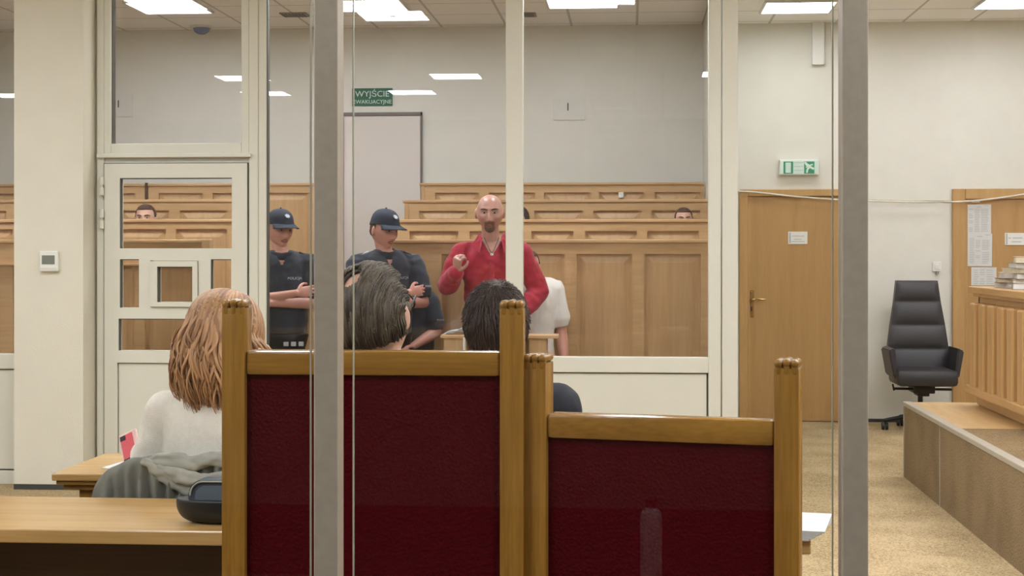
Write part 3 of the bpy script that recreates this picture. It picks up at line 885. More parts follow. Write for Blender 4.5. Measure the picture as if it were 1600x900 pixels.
JX = 2.33
jd = thing('judge_desk', (JX + .4, 8, PZ), 'long oak judges desk with vertical slats standing on the podium', 'desk')
JY1 = 10.52; JY0 = 4.0
b = NB(); box(b, JX, JX + .03, JY0, JY1, PZ + .06, 1.25); obj('front_board', b, 'judge_oak', jd)
b = NB(); box(b, JX - .06, JX + .55, JY0, JY1 + .04, 1.265, 1.31, .006); box(b, JX - .035, JX + .5, JY0, JY1 + .02, 1.245, 1.266, .003); obj('desk_top', b, 'judge_oak_h', jd)
b = NB(); box(b, JX - .09, JX + .005, JY0, JY1, PZ + .085, .655, .01); obj('lower_rail', b, 'judge_oak_h', jd)
b = NB(); box(b, JX - .015, JX + .02, JY0, JY1 - .02, PZ + .012, PZ + .09); obj('plinth', b, 'judge_oak_h', jd)
b = NB(); box(b, JX + .0, JX + .5, JY1 - .03, JY1, PZ, 1.25); obj('end_board', b, 'judge_oak', jd)
k = 0; yv = 10.41
while yv > 5:
    b = NB(); box(b, JX - .085, JX + .005, yv - .14, yv, .63, 1.205, .014); obj('slat', b, 'judge_oak', jd); yv -= .25

def file_stack(cx, cy, z, n, wv, dv, label):
    for i in range(n):
        b = NB(); hh = .018 + random.random() * .024; gx, gy = random.uniform(-.015, .015), random.uniform(-.02, .02)
        box(b, cx - wv / 2, cx + wv / 2, cy - dv / 2, cy + dv / 2, z + .003, z + hh - .003)
        xf = Matrix.Translation(Vector((cx + gx, cy + gy, 0))) @ Matrix.Rotation(random.uniform(-.4, .4), 4, 'Z') @ Matrix.Translation(-Vector((cx, cy, 0)))
        pos = 'topmost' if i == n - 1 else ('lowest' if i == 0 else ['second', 'third', 'fourth', 'fifth', 'sixth'][i - 1] + ' from below')
        t = thing('case_file', (cx, cy, z), '%s worn paper file %s' % (pos, label), 'file', 'case files on the judges desk')
        obj('pages', b, 'paper_old' if i % 2 else 'paper', t, xf=xf)
        b = NB(); box(b, cx - wv / 2 - .006, cx + wv / 2 + .006, cy - dv / 2 - .006, cy + dv / 2 + .006, z, z + .003)
        box(b, cx - wv / 2 - .006, cx + wv / 2 + .006, cy - dv / 2 - .006, cy + dv / 2 + .006, z + hh - .003, z + hh)
        obj('cover', b, ['brown_cover', 'paper_old', 'vent', 'paper_old'][(i + n) % 4], t, xf=xf)
        z += hh
def ontop(px, py, z):
    u = (px - 800) / F; t = F * (CAMH - z) / (py - HORIZON)
    return t * (u * CA - SA), t * (CA + u * SA)
u = (1575 - 800) / F; tt = 2.42 / (u * CA - SA); file_stack(2.42, tt * (CA + u * SA), 1.31, 3, .11, .2, 'in the small left stack on the judges desk')
u = (1601 - 800) / F; tt = 2.44 / (u * CA - SA); file_stack(2.44, tt * (CA + u * SA), 1.31, 6, .14, .24, 'in the taller right stack on the judges desk')

# ================================================================== OFFICE CHAIR by the wall
OY = 13.55
oc = at(1438, 672, OY); ocx = oc.x
oc_t = thing('office_chair', (ocx, OY, 0), 'tall black leather swivel armchair against the white wall between the oak doors', 'chair')
def oz(py): return Z(1438, py, OY)
zs_ = [oz(439), oz(452), oz(471), oz(473), oz(490), oz(508), oz(510), oz(528), oz(545), oz(547), oz(565), oz(590)]
def half(z):
    pts = [(oz(595), .235), (oz(546), .262), (oz(510), .235), (oz(472), .20), (oz(439), .178)]
    for (a, wa), (c, wb) in zip(pts[:-1], pts[1:]):
        if a <= z <= c: return wa + (wb - wa) * (z - a) / (c - a)
    return .178 if z > pts[-1][0] else .235
b = NB(); rows = []
seams = [oz(439), oz(472), oz(509), oz(546), oz(597)]
NZ, NX = 60, 16
for j in range(NZ + 1):
    z = oz(597) + (oz(439) - oz(597)) * j / NZ
    for a, c in zip(seams[1:], seams[:-1]):
        if a - 1e-6 <= z <= c + 1e-6: ph = (z - a) / (c - a)
    puff = .03 * (max(0.0, math.sin(PI * min(max(ph, 0), 1))) ** .45)
    lean = .10 * (z - .5)
    hw = half(z)
    r = []
    for i in range(NX + 1):
        s = -1 + 2 * i / NX
        edge = max(0, 1 - abs(s) ** 6)
        r.append(b.verts.new((ocx + s * hw, OY + .10 + lean - puff * edge - .018 * (1 - s * s) * -1 - .03, z)))
    bk = [b.verts.new((ocx + s * hw, OY + .13 + lean + .02, z)) for s in [-1 + 2 * i / NX for i in range(NX + 1)]]
    rows.append(r + list(reversed(bk)))
for r0, r1 in zip(rows[:-1], rows[1:]):
    n = len(r0)
    for k in range(n): b.faces.new((r0[k], r0[(k + 1) % n], r1[(k + 1) % n], r1[k]))
b.faces.new(list(reversed(rows[0]))); b.faces.new(rows[-1])
obj('backrest', b, 'black_leather', oc_t, smooth=.9)
b = NB(); box(b, ocx - .255, ocx + .255, OY - .36, OY + .12, oz(599), oz(574), .035); obj('seat', b, 'black_leather', oc_t, smooth=.7)
for s in (-1, 1):
    b = NB()
    prof = [Vector((ocx + s * .235, OY - .28, oz(590))), Vector((ocx + s * .275, OY - .28, oz(586))), Vector((ocx + s * .315, OY - .28, oz(545))), Vector((ocx + s * .262, OY - .28, oz(541)))]
    extrude_poly(b, prof, (0, .42, 0)); bmesh.ops.bevel(b, geom=b.edges[:], offset=.01, segments=2, affect='EDGES')
    obj('armrest', b, 'black_leather', oc_t, smooth=.7)
b = NB(); box(b, ocx - .09, ocx + .09, OY - .2, OY + .08, oz(612), oz(598), .01); box(b, ocx - .05, ocx + .05, OY - .16, OY + .04, oz(617), oz(608), .01)
mech = obj('tilt_mechanism', b, 'black', oc_t, smooth=.6)
b = NB(); tube(b, [(ocx - .25, OY - .15, oz(605)), (ocx + .23, OY - .15, oz(606))], [.011], hint=(0, 0, 1)); tube(b, [(ocx - .26, OY - .15, oz(599)), (ocx - .25, OY - .15, oz(607))], [.008]); obj('lever', b, 'black', mech, smooth=True)
b = NB(); cyl(b, (ocx, OY, .12), (ocx, OY, oz(612)), .022); cyl(b, (ocx, OY, .09), (ocx, OY, .22), .034); obj('gas_column', b, 'black', oc_t, smooth=.7)
b = NB()
for k in range(5):
    a = math.radians(186 + 72 * k)
    tube(b, [(ocx, OY, .125), (ocx + .15 * math.cos(a), OY + .15 * math.sin(a), .11), (ocx + .31 * math.cos(a), OY + .31 * math.sin(a), .085)], [(.024, .018), (.02, .016), (.015, .012)], hint=(0, 0, 1))
st = obj('star_base', b, 'black', oc_t, smooth=True)
for k in range(5):
    a = math.radians(186 + 72 * k); cx_, cy_ = ocx + .31 * math.cos(a), OY + .31 * math.sin(a)
    b = NB()
    for s in (-1, 1): cyl(b, (cx_ + s * .006, cy_, .034), (cx_ + s * .026, cy_, .034), .034, .032, 18)
    cyl(b, (cx_, cy_, .05), (cx_, cy_, .09), .009)
    obj('caster', b, 'black', st, smooth=.6)

# ================================================================== FRONT GLASS PARTITION (in front of the camera)
GY = 2.50
gp = thing('glass_partition', (X(900, GY), GY, 0), 'glass partition with two satin steel posts in front of the high backed chairs', 'glass partition')
for (p0, p1) in ((490, 527.5), (1316.5, 1357)):
    x0, x1 = X(p0, GY), X(p1, GY)
    b = NB(); box(b, x0, x1, GY, GY + .055, 0, CEIL, .0025); obj('post', b, 'steel', gp)
for (p0, p1) in ((-330, 480), (549, 1303)):
    x0, x1 = X(p0, GY), X(p1, GY)
    b = NB(); box(b, x0, x1, GY + .02, GY + .028, .08, CEIL - .01); g = obj('glass_pane', b, 'front_glass', gp)
    b = NB()
    if p1 < 1000: box(b, x1, x1 + .0022, GY + .02, GY + .028, .08, CEIL - .01)
    else:
        box(b, x1, x1 + .0018, GY + .02, GY + .028, .08, CEIL - .01); box(b, x0 - .0018, x0, GY + .02, GY + .028, .08, CEIL - .01)
    obj('polished_edge', b, 'edge_glass', g)
b = NB(); box(b, X(-330, GY), X(1357, GY), GY - .01, GY + .06, 0, .08); obj('floor_channel', b, 'steel', gp)

# ================================================================== DESKS
DT = .76
def desk1():
    y0, y1 = 4.21, 4.77; x0, x1 = -4.6, X(1266.5, 4.22)
    t = thing('long_desk', ((x0 + x1) / 2, (y0 + y1) / 2, 0), 'long oak desk in front of the two burgundy chairs, bare at left', 'desk')
    b = NB(); box(b, x0, x1, y0, y1, DT - .04, DT, .004); obj('desk_top', b, 'oak_desk', t)
    b = NB(); box(b, x0 + .02, x1 - .03, y1 - .06, y1 - .035, .06, DT - .04); obj('modesty_panel', b, 'oak_dark_and_shade', t)  # shade under the desk put into the wood colour, end panels too
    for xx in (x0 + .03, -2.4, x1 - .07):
        b = NB(); box(b, xx, xx + .04, y0 + .04, y1 - .04, 0, DT - .04); obj('end_panel', b, 'oak_dark_and_shade', t)
    return t
desk1()
def desk2():
    y0, y1 = 5.27, 5.83; x0 = X(80, 5.27); x1 = X(1140, 5.27)
    t = thing('long_desk', ((x0 + x1) / 2, (y0 + y1) / 2, 0), 'second oak desk with moulded edge, in front of the red haired woman', 'desk')
    b = NB(); box(b, x0, x1, y0, y1, DT - .026, DT, .005); obj('desk_top', b, 'oak_desk', t)
    b = NB(); box(b, x0 + .012, x1, y0 + .012, y1 - .012, DT - .042, DT - .026, .004); box(b, x0 + .03, x1, y0 + .03, y1 - .03, DT - .062, DT - .042, .006); obj('edge_moulding', b, 'oak_chair_h', t)
    b = NB(); box(b, x0 + .08, x0 + .13, y0 + .06, y1 - .06, 0, DT - .06); obj('end_panel', b, 'oak_chair', t)
    b = NB(); box(b, x0 + .13, x1 - .13, y1 - .10, y1 - .08, .1, DT - .06); obj('front_panel', b, 'oak_chair_h', t)
    b = NB(); box(b, x1 - .13, x1 - .08, y0 + .06, y1 - .06, 0, DT - .06); obj('end_panel', b, 'oak_chair', t)
    return t
desk2()
# papers on the second desk
def flat_sheet(poly, z, label, name='paper_sheet', th=.002):
    b = NB(); extrude_poly(b, [Vector((p[0], p[1], z)) for p in poly], (0, 0, th))
    return tag(obj(name, b, 'paper'), label, 'paper')
p = [ontop(158, 732, DT), ontop(215, 715, DT), ontop(262, 718, DT), ontop(225, 738, DT)]
flat_sheet(p, DT + .0005, 'white sheet lying on the desk beside the grey jacket')
# papers at the right end of the long desk
for i in range(6):
    c = Vector((X(1218, 4.42) + .004 * i + .004, 4.365 - .002 * i, 0)); a = math.radians(-19 + 1.6 * i)
    hw_, hl_ = .105, .1485
    q = [c + Vector((math.cos(a) * sx * hw_ - math.sin(a) * sy * hl_, math.sin(a) * sx * hw_ + math.cos(a) * sy * hl_, 0)) for sx, sy in ((-1, -1), (1, -1), (1, 1), (-1, 1))]
    b = NB(); extrude_poly(b, [Vector((v.x, v.y, DT + .0045 * i + .0003)) for v in q], (0, 0, .004))
    pos = ['lowest', 'second from below', 'third from below', 'fourth from below', 'fifth from below', 'topmost'][i]
    tag(obj('document', b, 'paper'), '%s of the white documents fanned at the right end of the long desk' % pos, 'document', 'documents on the right end of the long desk')

# ================================================================== HIGH BACKED CHAIRS
def high_chair(p_l, p_r, ztop, zr1, zr0, label):
    """posts at p_l and p_r (x,y of the post centres); chair faces +Y"""
    p_l, p_r = Vector((p_l[0], p_l[1], 0)), Vector((p_r[0], p_r[1], 0))
    wv = (p_r - p_l).length; ang = math.atan2(p_r.y - p_l.y, p_r.x - p_l.x)
    mid = (p_l + p_r) / 2
    xf = Matrix.Translation(mid) @ Matrix.Rotation(ang, 4, 'Z')
    t = thing('high_backed_chair', mid, label, 'chair')
    pw, pd = .0575, .07
    for s in (-1, 1):
        cx = s * wv / 2
        b = NB(); box(b, cx - pw / 2, cx + pw / 2, -pd / 2, pd / 2, 0, ztop - .022, .003)
        for k in (-1, 0, 1):
            r = pw / 6 * 1.06
            xx = cx + k * pw / 3 * .98
            tube(b, [(xx, -pd / 2 + r * .4, ztop - r - .002 * abs(k)), (xx, pd / 2 - r * .4, ztop - r - .002 * abs(k))], [r], sub=1, n=14, cap=4)
            tube(b, [(xx, -pd / 2 + r * .75, ztop - .032), (xx, -pd / 2 + r * .75, ztop - r)], [r * .92], sub=1, n=14, cap=3)
        obj('back_post', b, 'oak_chair', t, smooth=.7, xf=xf)
    b = NB(); box(b, -wv / 2 + pw / 2, wv / 2 - pw / 2, -.028, .03, zr0, zr1, .009); obj('top_rail', b, 'oak_chair_h', t, xf=xf, smooth=.5)
    b = NB(); box(b, -wv / 2 + pw / 2 - .002, wv / 2 - pw / 2 + .002, -.014, .03, .42, zr0 + .002, .004); obj('back_panel', b, 'burgundy', t, xf=xf)
    b = NB(); box(b, -wv / 2 + pw / 2, wv / 2 - pw / 2, -.024, .03, .34, .42, .004); obj('lower_rail', b, 'oak_chair_h', t, xf=xf)
    b = NB(); box(b, -wv / 2 + pw / 2, wv / 2 - pw / 2, .03, .44, .36, .46, .02); obj('seat', b, 'burgundy', t, xf=xf)
    for s in (-1, 1):
        b = NB(); cx = s * (wv / 2 - .005); box(b, cx - .024, cx + .024, .38, .43, 0, .45, .004); obj('front_leg', b, 'oak_chair', t, xf=xf)
    return t
CY = 3.71
high_chair((X(370, CY), CY), (X(801, CY), CY), Z(370, 466.5, CY), Z(500, 547, CY), Z(500, 585.5, CY), 'taller burgundy upholstered oak chair with carved post tops, at left behind the steel post')
CYr = 3.60
high_chair((X(841.2, 3.73), 3.73), (X(1231.5, CYr), CYr), Z(838, 551, 3.73), Z(1020, 649.5, 3.665), Z(1020, 689, 3.665), 'lower burgundy upholstered oak chair with carved post tops, at right beside the papers')

# ================================================================== PEOPLE
def sstep(a, b_, x):
    t = min(1, max(0, (x - a) / (b_ - a))); return t * t * (3 - 2 * t)
def head_pt(n, face=True):
    nx, ny, nz = n
    s = sstep(0.0, 1.0, -nz)
    x = .081 * nx * (1 - .30 * s); z = .118 * nz
    y = .097 * ny
    if ny < 0: y *= (1 - .42 * s)
    else: y *= (1 - .06 * s)
    if nz > 0: x *= 1 + .13 * nz * nz; y *= 1 + .10 * nz * nz; z *= 1 - .03 * nz
    # temples a little flat, jaw corners
    x *= 1 - .05 * max(0, ny) ** 2
    if face and ny > 0.1:
        f = sstep(.1, .5, ny)
        g = lambda cx, cz, wx, wz: math.exp(-((x - cx) / wx) ** 2 - ((z - cz) / wz) ** 2)
        d = 0
        # nose: ridge growing to the tip then cut under
        zr = (z - .022) / (-.042 - .022)
        if zr > 0:
            prof = (.007 + .023 * min(1, zr) ** 1.3) * (1 if zr < 1 else max(0, 1 - (zr - 1) * 6))
        else: prof = .006 * math.exp(-(zr * 3) ** 2)
        d += prof * math.exp(-(x / (.008 + .006 * min(1, max(0, zr)))) ** 2)
        for s_ in (-1, 1):
            d -= .0125 * g(s_ * .032, .006, .018, .012)
            d += .005 * g(s_ * .030, .030, .024, .008)
            d += .005 * g(s_ * .046, -.026, .018, .016)
            d -= .004 * g(s_ * .030, -.055, .014, .02)
            d += .004 * g(s_ * .012, -.043, .006, .006)
        d += .004 * g(0, -.058, .022, .006) + .005 * g(0, -.072, .018, .006) - .004 * g(0, -.065, .025, .003)
        d += .010 * g(0, -.098, .024, .014)
        y += d * f
    return Vector((x, y, z))
def hmat(center, yaw, pitch=0, roll=0, scale=1.0):
    """local x=person's right, y=forward, z=up"""
    Fv = Vector((math.sin(yaw), -math.cos(yaw), 0)); Uv = Vector((0, 0, 1)); Rv = Fv.cross(Uv)
    F2 = Fv * math.cos(pitch) + Uv * math.sin(pitch); U2 = Uv * math.cos(pitch) - Fv * math.sin(pitch)
    R3 = Rv * math.cos(roll) + U2 * math.sin(roll); U3 = U2 * math.cos(roll) - Rv * math.sin(roll)
    m = Matrix((( R3.x, F2.x, U3.x, 0), (R3.y, F2.y, U3.y, 0), (R3.z, F2.z, U3.z, 0), (0, 0, 0, 1)))
    return Matrix.Translation(Vector(center)) @ m @ Matrix.Scale(scale, 4)
def ndir(th, ph): return (math.sin(ph) * math.sin(th), math.sin(ph) * math.cos(th), math.cos(ph))
def add_head(bm, HM, face=True, nt=64, npz=56):
    rings = []
    for j in range(1, npz):
        ph = PI * j / npz
        rings.append([bm.verts.new(HM @ head_pt(ndir(2 * PI * i / nt, ph), face)) for i in range(nt)])
    top = bm.verts.new(HM @ head_pt((0, 0, 1), face)); bot = bm.verts.new(HM @ head_pt((0, 0, -1), face))
    for r0, r1 in zip(rings[:-1], rings[1:]):
        for k in range(nt): bm.faces.new((r0[k], r1[k], r1[(k + 1) % nt], r0[(k + 1) % nt]))
    for k in range(nt):
        bm.faces.new((top, rings[0][k], rings[0][(k + 1) % nt])); bm.faces.new((bot, rings[-1][(k + 1) % nt], rings[-1][k]))
    for s in (-1, 1):     # ears
        m = HM @ Matrix.Translation((s * .083, -.012, .0)) @ Matrix.Rotation(s * -.35, 4, 'Z') @ Matrix.Rotation(-.15, 4, 'X') @ Matrix.Diagonal((.009, .019, .032, 1))
        bmesh.ops.create_uvsphere(bm, u_segments=14, v_segments=10, radius=1, matrix=m)
        m = HM @ Matrix.Translation((s * .076, -.008, -.004)) @ Matrix.Diagonal((.012, .012, .022, 1))
        bmesh.ops.create_uvsphere(bm, u_segments=10, v_segments=8, radius=1, matrix=m)
def shell(pred, HM, off, thick=.004, nt=96, npz=72, face=True, jit=0):
    """piece of the head surface pushed out by off; used for hair, beards, lips and caps"""
    bm = NB(); vs = {}
    def V(i, j):
        i %= nt
        if (i, j) not in vs:
            n = ndir(2 * PI * i / nt, PI * j / npz); p = head_pt(n, face)
            o = off(n, p) if callable(off) else off
            if jit: o += jit * noise.noise(Vector(n) * 9)
            vs[(i, j)] = bm.verts.new(p + p.normalized() * o)
        return vs[(i, j)]
    for j in range(1, npz - 1):
        for i in range(nt):
            n = ndir(2 * PI * (i + .5) / nt, PI * (j + .5) / npz)
            if pred(n, head_pt(n, face)): bm.faces.new((V(i, j), V(i, j + 1), V(i + 1, j + 1), V(i + 1, j)))
    n = (0, 0, 1)
    if pred(n, head_pt(n, face)):
        c = head_pt(n, face); o = off(n, c) if callable(off) else off
        cv = bm.verts.new(c + Vector((0, 0, o)))
        for i in range(nt): bm.faces.new((cv, V(i, 1), V(i + 1, 1)))
    bmesh.ops.recalc_face_normals(bm, faces=bm.faces)
    bmesh.ops.solidify(bm, geom=bm.faces[:], thickness=thick)
    bmesh.ops.transform(bm, matrix=HM, verts=bm.verts)
    return bm
def face_parts(par, HM, brow='brow', lip=True, eyes=True, squint=.5):
    if eyes:
        for s in (-1, 1):
            b = NB()
            m = HM @ Matrix.Translation((s * .031, .0745, .006)) @ Matrix.Diagonal((.0125, .010, .0125 * squint, 1))
            bmesh.ops.create_uvsphere(b, u_segments=16, v_segments=10, radius=1, matrix=m)
            m = HM @ Matrix.Translation((s * .031, .0825, .006)) @ Matrix.Diagonal((.0055, .003, .0055, 1))
            bmesh.ops.create_uvsphere(b, u_segments=10, v_segments=8, radius=1, matrix=m)
            inv = HM.inverted()
            for f in b.faces:
                c = inv @ f.calc_center_median()
                if c.y > .0815 and abs(c.x - s * .031) < .006: f.material_index = 1
            obj('eye', b, ['eye_white', 'iris'], par, smooth=True)
    for s in (-1, 1):
        b = NB(); pts = []
        for k in range(5):
            xx = s * (.014 + .0095 * k); nz_ = .20 + .05 * math.sin(PI * k / 5)
            th = math.atan2(xx / .077, 1) ; n = Vector((xx / .077, math.sqrt(max(.01, 1 - (xx / .077) ** 2 - nz_ ** 2)), nz_)).normalized()
            pts.append(HM @ (head_pt(n) + Vector((0, .002, 0))))
        sc = HM.to_scale().x
        tube(b, pts, [(.0035 * sc, .003 * sc), (.0045 * sc, .003 * sc), (.0045 * sc, .003 * sc), (.0035 * sc, .003 * sc), (.002 * sc, .002 * sc)], hint=(0, 0, 1), sub=2, n=8, cap=1)
        obj('eyebrow', b, brow, par, smooth=True)
    if lip:
        b = shell(lambda n, p: p.y > .05 and ((p.x / .024) ** 2 + ((p.z + .066) / .010) ** 2) < 1, HM, .0012, .002, 120, 110)
        obj('lips', b, 'lip', par, smooth=True)

class Body:
    def __init__(s, origin, yaw, S=1.0):
        s.o = Vector(origin); s.S = S; s.yaw = yaw
        s.F = Vector((math.sin(yaw), -math.cos(yaw), 0)); s.R = s.F.cross(Vector((0, 0, 1)))
    def P(s, r, f, z): return s.o + s.R * (r * s.S) + s.F * (f * s.S) + Vector((0, 0, z * s.S))
def hand(bm, wrist, d, nrm, thumb, sc=1.0, curl=.5, spread=.05):
    """d: towards the fingers, nrm: palm side, thumb: side on which the thumb leaves"""
    d = Vector(d).normalized(); nrm = Vector(nrm); nrm = (nrm - d * nrm.dot(d)).normalized()
    side = d.cross(nrm); side = side if side.dot(Vector(thumb)) > 0 else -side
    k = sc
    tube(bm, [wrist, wrist + d * .03 * k, wrist + d * .07 * k, wrist + d * .092 * k], [(.024 * k, .017 * k), (.034 * k, .016 * k), (.042 * k, .014 * k), (.040 * k, .011 * k)], hint=side, sub=3, n=14)
    L = [.072, .082, .077, .060]
    for i in range(4):
        off = (.030 - .020 * i) * k
        base = wrist + d * (.085 - .004 * abs(i - 1)) * k + side * off
        dd_ = (d + side * spread * (1.5 - i)).normalized()
        pts = [base]; a = curl * .6; q = base
        for seg, fr in enumerate((.45, .31, .24)):
            dv = dd_ * math.cos(a) + nrm * math.sin(a)
            q = q + dv * (L[i] * fr * k); pts.append(q); a += curl * 1.1
        r = (.0092 - .0008 * (i == 3)) * k
        tube(bm, pts, [r, r * .96, r * .88, r * .75], hint=side, sub=3, n=10)
    b0 = wrist + d * .022 * k + side * .022 * k
    t1 = b0 + (side * .75 + d * .6 + nrm * .25).normalized() * .035 * k
    t2 = t1 + (side * .35 + d * .85 + nrm * .35 * (1 + curl)).normalized() * .032 * k
    t3 = t2 + (d * .95 + nrm * .5 * curl - side * .1).normalized() * .024 * k
    tube(bm, [b0, t1, t2, t3], [.014 * k, .0115 * k, .0105 * k, .0085 * k], hint=nrm, sub=3, n=10)

TORSO = [(.84, .150, .105, 0), (.93, .170, .120, -.005), (1.06, .155, .110, .0), (1.18, .158, .115, .0), (1.30, .172, .122, -.005), (1.40, .180, .112, -.01), (1.46, .150, .085, -.015), (1.50, .085, .065, -.015)]
def torso(bm, B, grow=0.0, z0=None, z1=None, tz=0.0, lean=0.0, secs=None, belly=0.0):
    pts, rr = [], []
    for (z, a, c, f) in (secs or TORSO):
        if z0 is not None and z < z0 - 1e-6: continue
        if z1 is not None and z > z1 + 1e-6: continue
        bl = belly * math.exp(-((z - 1.06) / .14) ** 2)
        pts.append(B.P(0, f + bl * .6 + lean * (z - .93), z + tz)); rr.append(((a + bl * .6 + grow) * B.S, (c + bl + grow) * B.S))
    tube(bm, pts, rr, hint=B.R, n=28, sub=4, cap=4, capk=.25)
def limb(bm, pts, rads, grow=0.0, hint=(0, 0, 1), n=14):
    tube(bm, pts, [r + grow for r in rads], hint=hint, n=n, sub=5, cap=4)
def dist_pts(a, b_, f): return a + (b_ - a) * f

def person(name_label, B, HM, arms, legs, skin, head_face=True, belly=0, voxel=.006, tz=0.0, lean=0.0, headscale=1.0, neck=.056, hands=True, group=None):
    """arms: list of (shoulder, elbow, wrist, handdir, palmnormal, thumbside, curl); legs: list of (hip, knee, ankle, toe)"""
    b = NB()
    torso(b, B, tz=tz, lean=lean, belly=belly)
    hc = HM @ Vector((0, -.012, -.06)); nb = B.P(0, -.015 + lean * .5, 1.45 + tz)
    limb(b, [nb, dist_pts(nb, hc, .5), hc], [neck * 1.15 * B.S, neck * B.S, neck * B.S], hint=B.R)
    add_head(b, HM, head_face)
    for A in arms:
        S_, E, W_, hd, pn, ts, cu = A
        limb(b, [S_, dist_pts(S_, E, .45), E], [.054 * B.S, .048 * B.S, .040 * B.S]); limb(b, [E, dist_pts(E, W_, .35), W_], [.040 * B.S, .041 * B.S, .026 * B.S])
        if hands: hand(b, W_, hd, pn, ts, 1.02 * B.S, cu)
    for L_ in legs:
        h_, k_, a_, t_ = L_
        limb(b, [h_, dist_pts(h_, k_, .5), k_], [.082 * B.S, .072 * B.S, .054 * B.S], hint=B.R); limb(b, [k_, dist_pts(k_, a_, .35), a_], [.052 * B.S, .054 * B.S, .036 * B.S], hint=B.R)
        limb(b, [a_ - Vector((0, 0, .035)), t_], [.036 * B.S, .028 * B.S], hint=B.R)
    b = remesh(b, voxel, 1)
    o = obj('person', b, skin, smooth=True)
    tag(o, name_label, 'person', group)
    return o
def std_legs(B, drop=.0):
    return [(B.P(s * .085, 0, .90), B.P(s * .095, .015, .49), B.P(s * .10, -.015, .085), B.P(s * .115, .15, .035)) for s in (-1, 1)]
def sit_legs(B, hz=.52, kz=.50, fwd=.42, az=.09, kr=.11):
    return [(B.P(s * .085, .02, hz), B.P(s * kr, fwd, kz), B.P(s * kr, fwd + .02, az), B.P(s * (kr + .01), fwd + .16, .035)) for s in (-1, 1)]
def trousers(par, B, legs, m='trousers', hz=.90, tz=0, shoes=True):
    b = NB()
    torso(b, B, .010, None, 1.06, tz=tz)
    for (h_, k_, a_, t_) in legs:
        limb(b, [h_, dist_pts(h_, k_, .5), k_], [.095 * B.S, .085 * B.S, .066 * B.S], hint=B.R); limb(b, [k_, dist_pts(k_, a_, .5), a_], [.066 * B.S, .062 * B.S, .056 * B.S], hint=B.R)
    obj('trousers', remesh(b, .012, 3, (.004, (14, 14, 6))), m, par, smooth=True)
    for (h_, k_, a_, t_) in legs:
        b = NB(); limb(b, [a_ - Vector((0, 0, .03)) - B.F * .03, dist_pts(a_, t_, .6), t_], [.048, .045, .036], hint=B.R)
        for v in b.verts: v.co.z = max(v.co.z, B.o.z + .002)
        obj('shoe', b, 'black', par, smooth=True)
def top_garment(par, name, B, arms, m, sleeve='long', grow=.014, z0=.84, z1=1.50, tz=0, lean=0, belly=0, fold=(.007, (9, 9, 13)), voxel=.0075, shoulder=True, arm_grow=.016, vneck=None):
    b = NB()
    torso(b, B, grow, z0, z1, tz=tz, lean=lean, belly=belly)
    for A in arms:
        S_, E, W_ = A[:3]
        if sleeve == 'long':
            w2 = dist_pts(E, W_, .93)
            limb(b, [S_, dist_pts(S_, E, .5), E], [.058 * B.S, .054 * B.S, .050 * B.S], arm_grow); limb(b, [E, dist_pts(E, w2, .5), w2], [.049 * B.S, .046 * B.S, .034 * B.S], arm_grow)
        else:
            e2 = dist_pts(S_, E, .72)
            tube(b, [S_, dist_pts(S_, e2, .5), e2], [.060 * B.S + arm_grow, .060 * B.S + arm_grow, .062 * B.S + arm_grow], hint=(0, 0, 1), n=16, sub=4, cap=1)
        # yoke from the neck to the shoulder
        sd = 1 if (S_ - B.o).dot(B.R) > 0 else -1
        nk = B.P(sd * .082, -.030 + lean * .5, 1.462 + tz)
        limb(b, [nk, dist_pts(nk, S_, .5), S_], [.040 * B.S, .054 * B.S, .058 * B.S], arm_grow * .5)
    g = remesh(b, voxel, 3, fold)
    if vneck:
        zb, kk = vneck; dead = []
        for v in g.verts:
            q = v.co - B.o; r_, f_, z_ = q.dot(B.R) / B.S, q.dot(B.F) / B.S, q.z / B.S - tz
            if f_ > .0 and z_ > zb and abs(r_) < (z_ - zb) * kk: dead.append(v)
        bmesh.ops.delete(g, geom=dead, context='VERTS')
    o = obj(name, g, m, par, smooth=True)
    return o
def stick_text(s, height, o, pos, direction, m, parent, width=None, name='lettering', flip=0):
    """small lettering laid on the cloth surface of object o, read from the side it faces"""
    me = o.data; loc = wloc(o)
    bvh = BVHTree.FromPolygons([v.co + loc for v in me.vertices], [p.vertices[:] for p in me.polygons])
    d = Vector(direction).normalized(); up = Vector((0, 0, 1)); rt = d.cross(up).normalized()
    bm = text_bm(s, height, .0015)
    xs = [v.co.x for v in bm.verts]
    k = (width / (max(xs) - min(xs))) if width else 1
    bmesh.ops.subdivide_edges(bm, edges=bm.edges[:], cuts=1)
    for v in bm.verts:
        q = Vector(pos) + rt * v.co.x * k + up * v.co.y
        hit = bvh.ray_cast(q - d * .4, d)
        dep = (hit[0] - (q - d * .4)).length if hit[0] else .4
        v.co = q - d * .4 + d * (dep - .0025 - (v.co.z > 0) * .001)
    return obj(name, bm, m, parent)
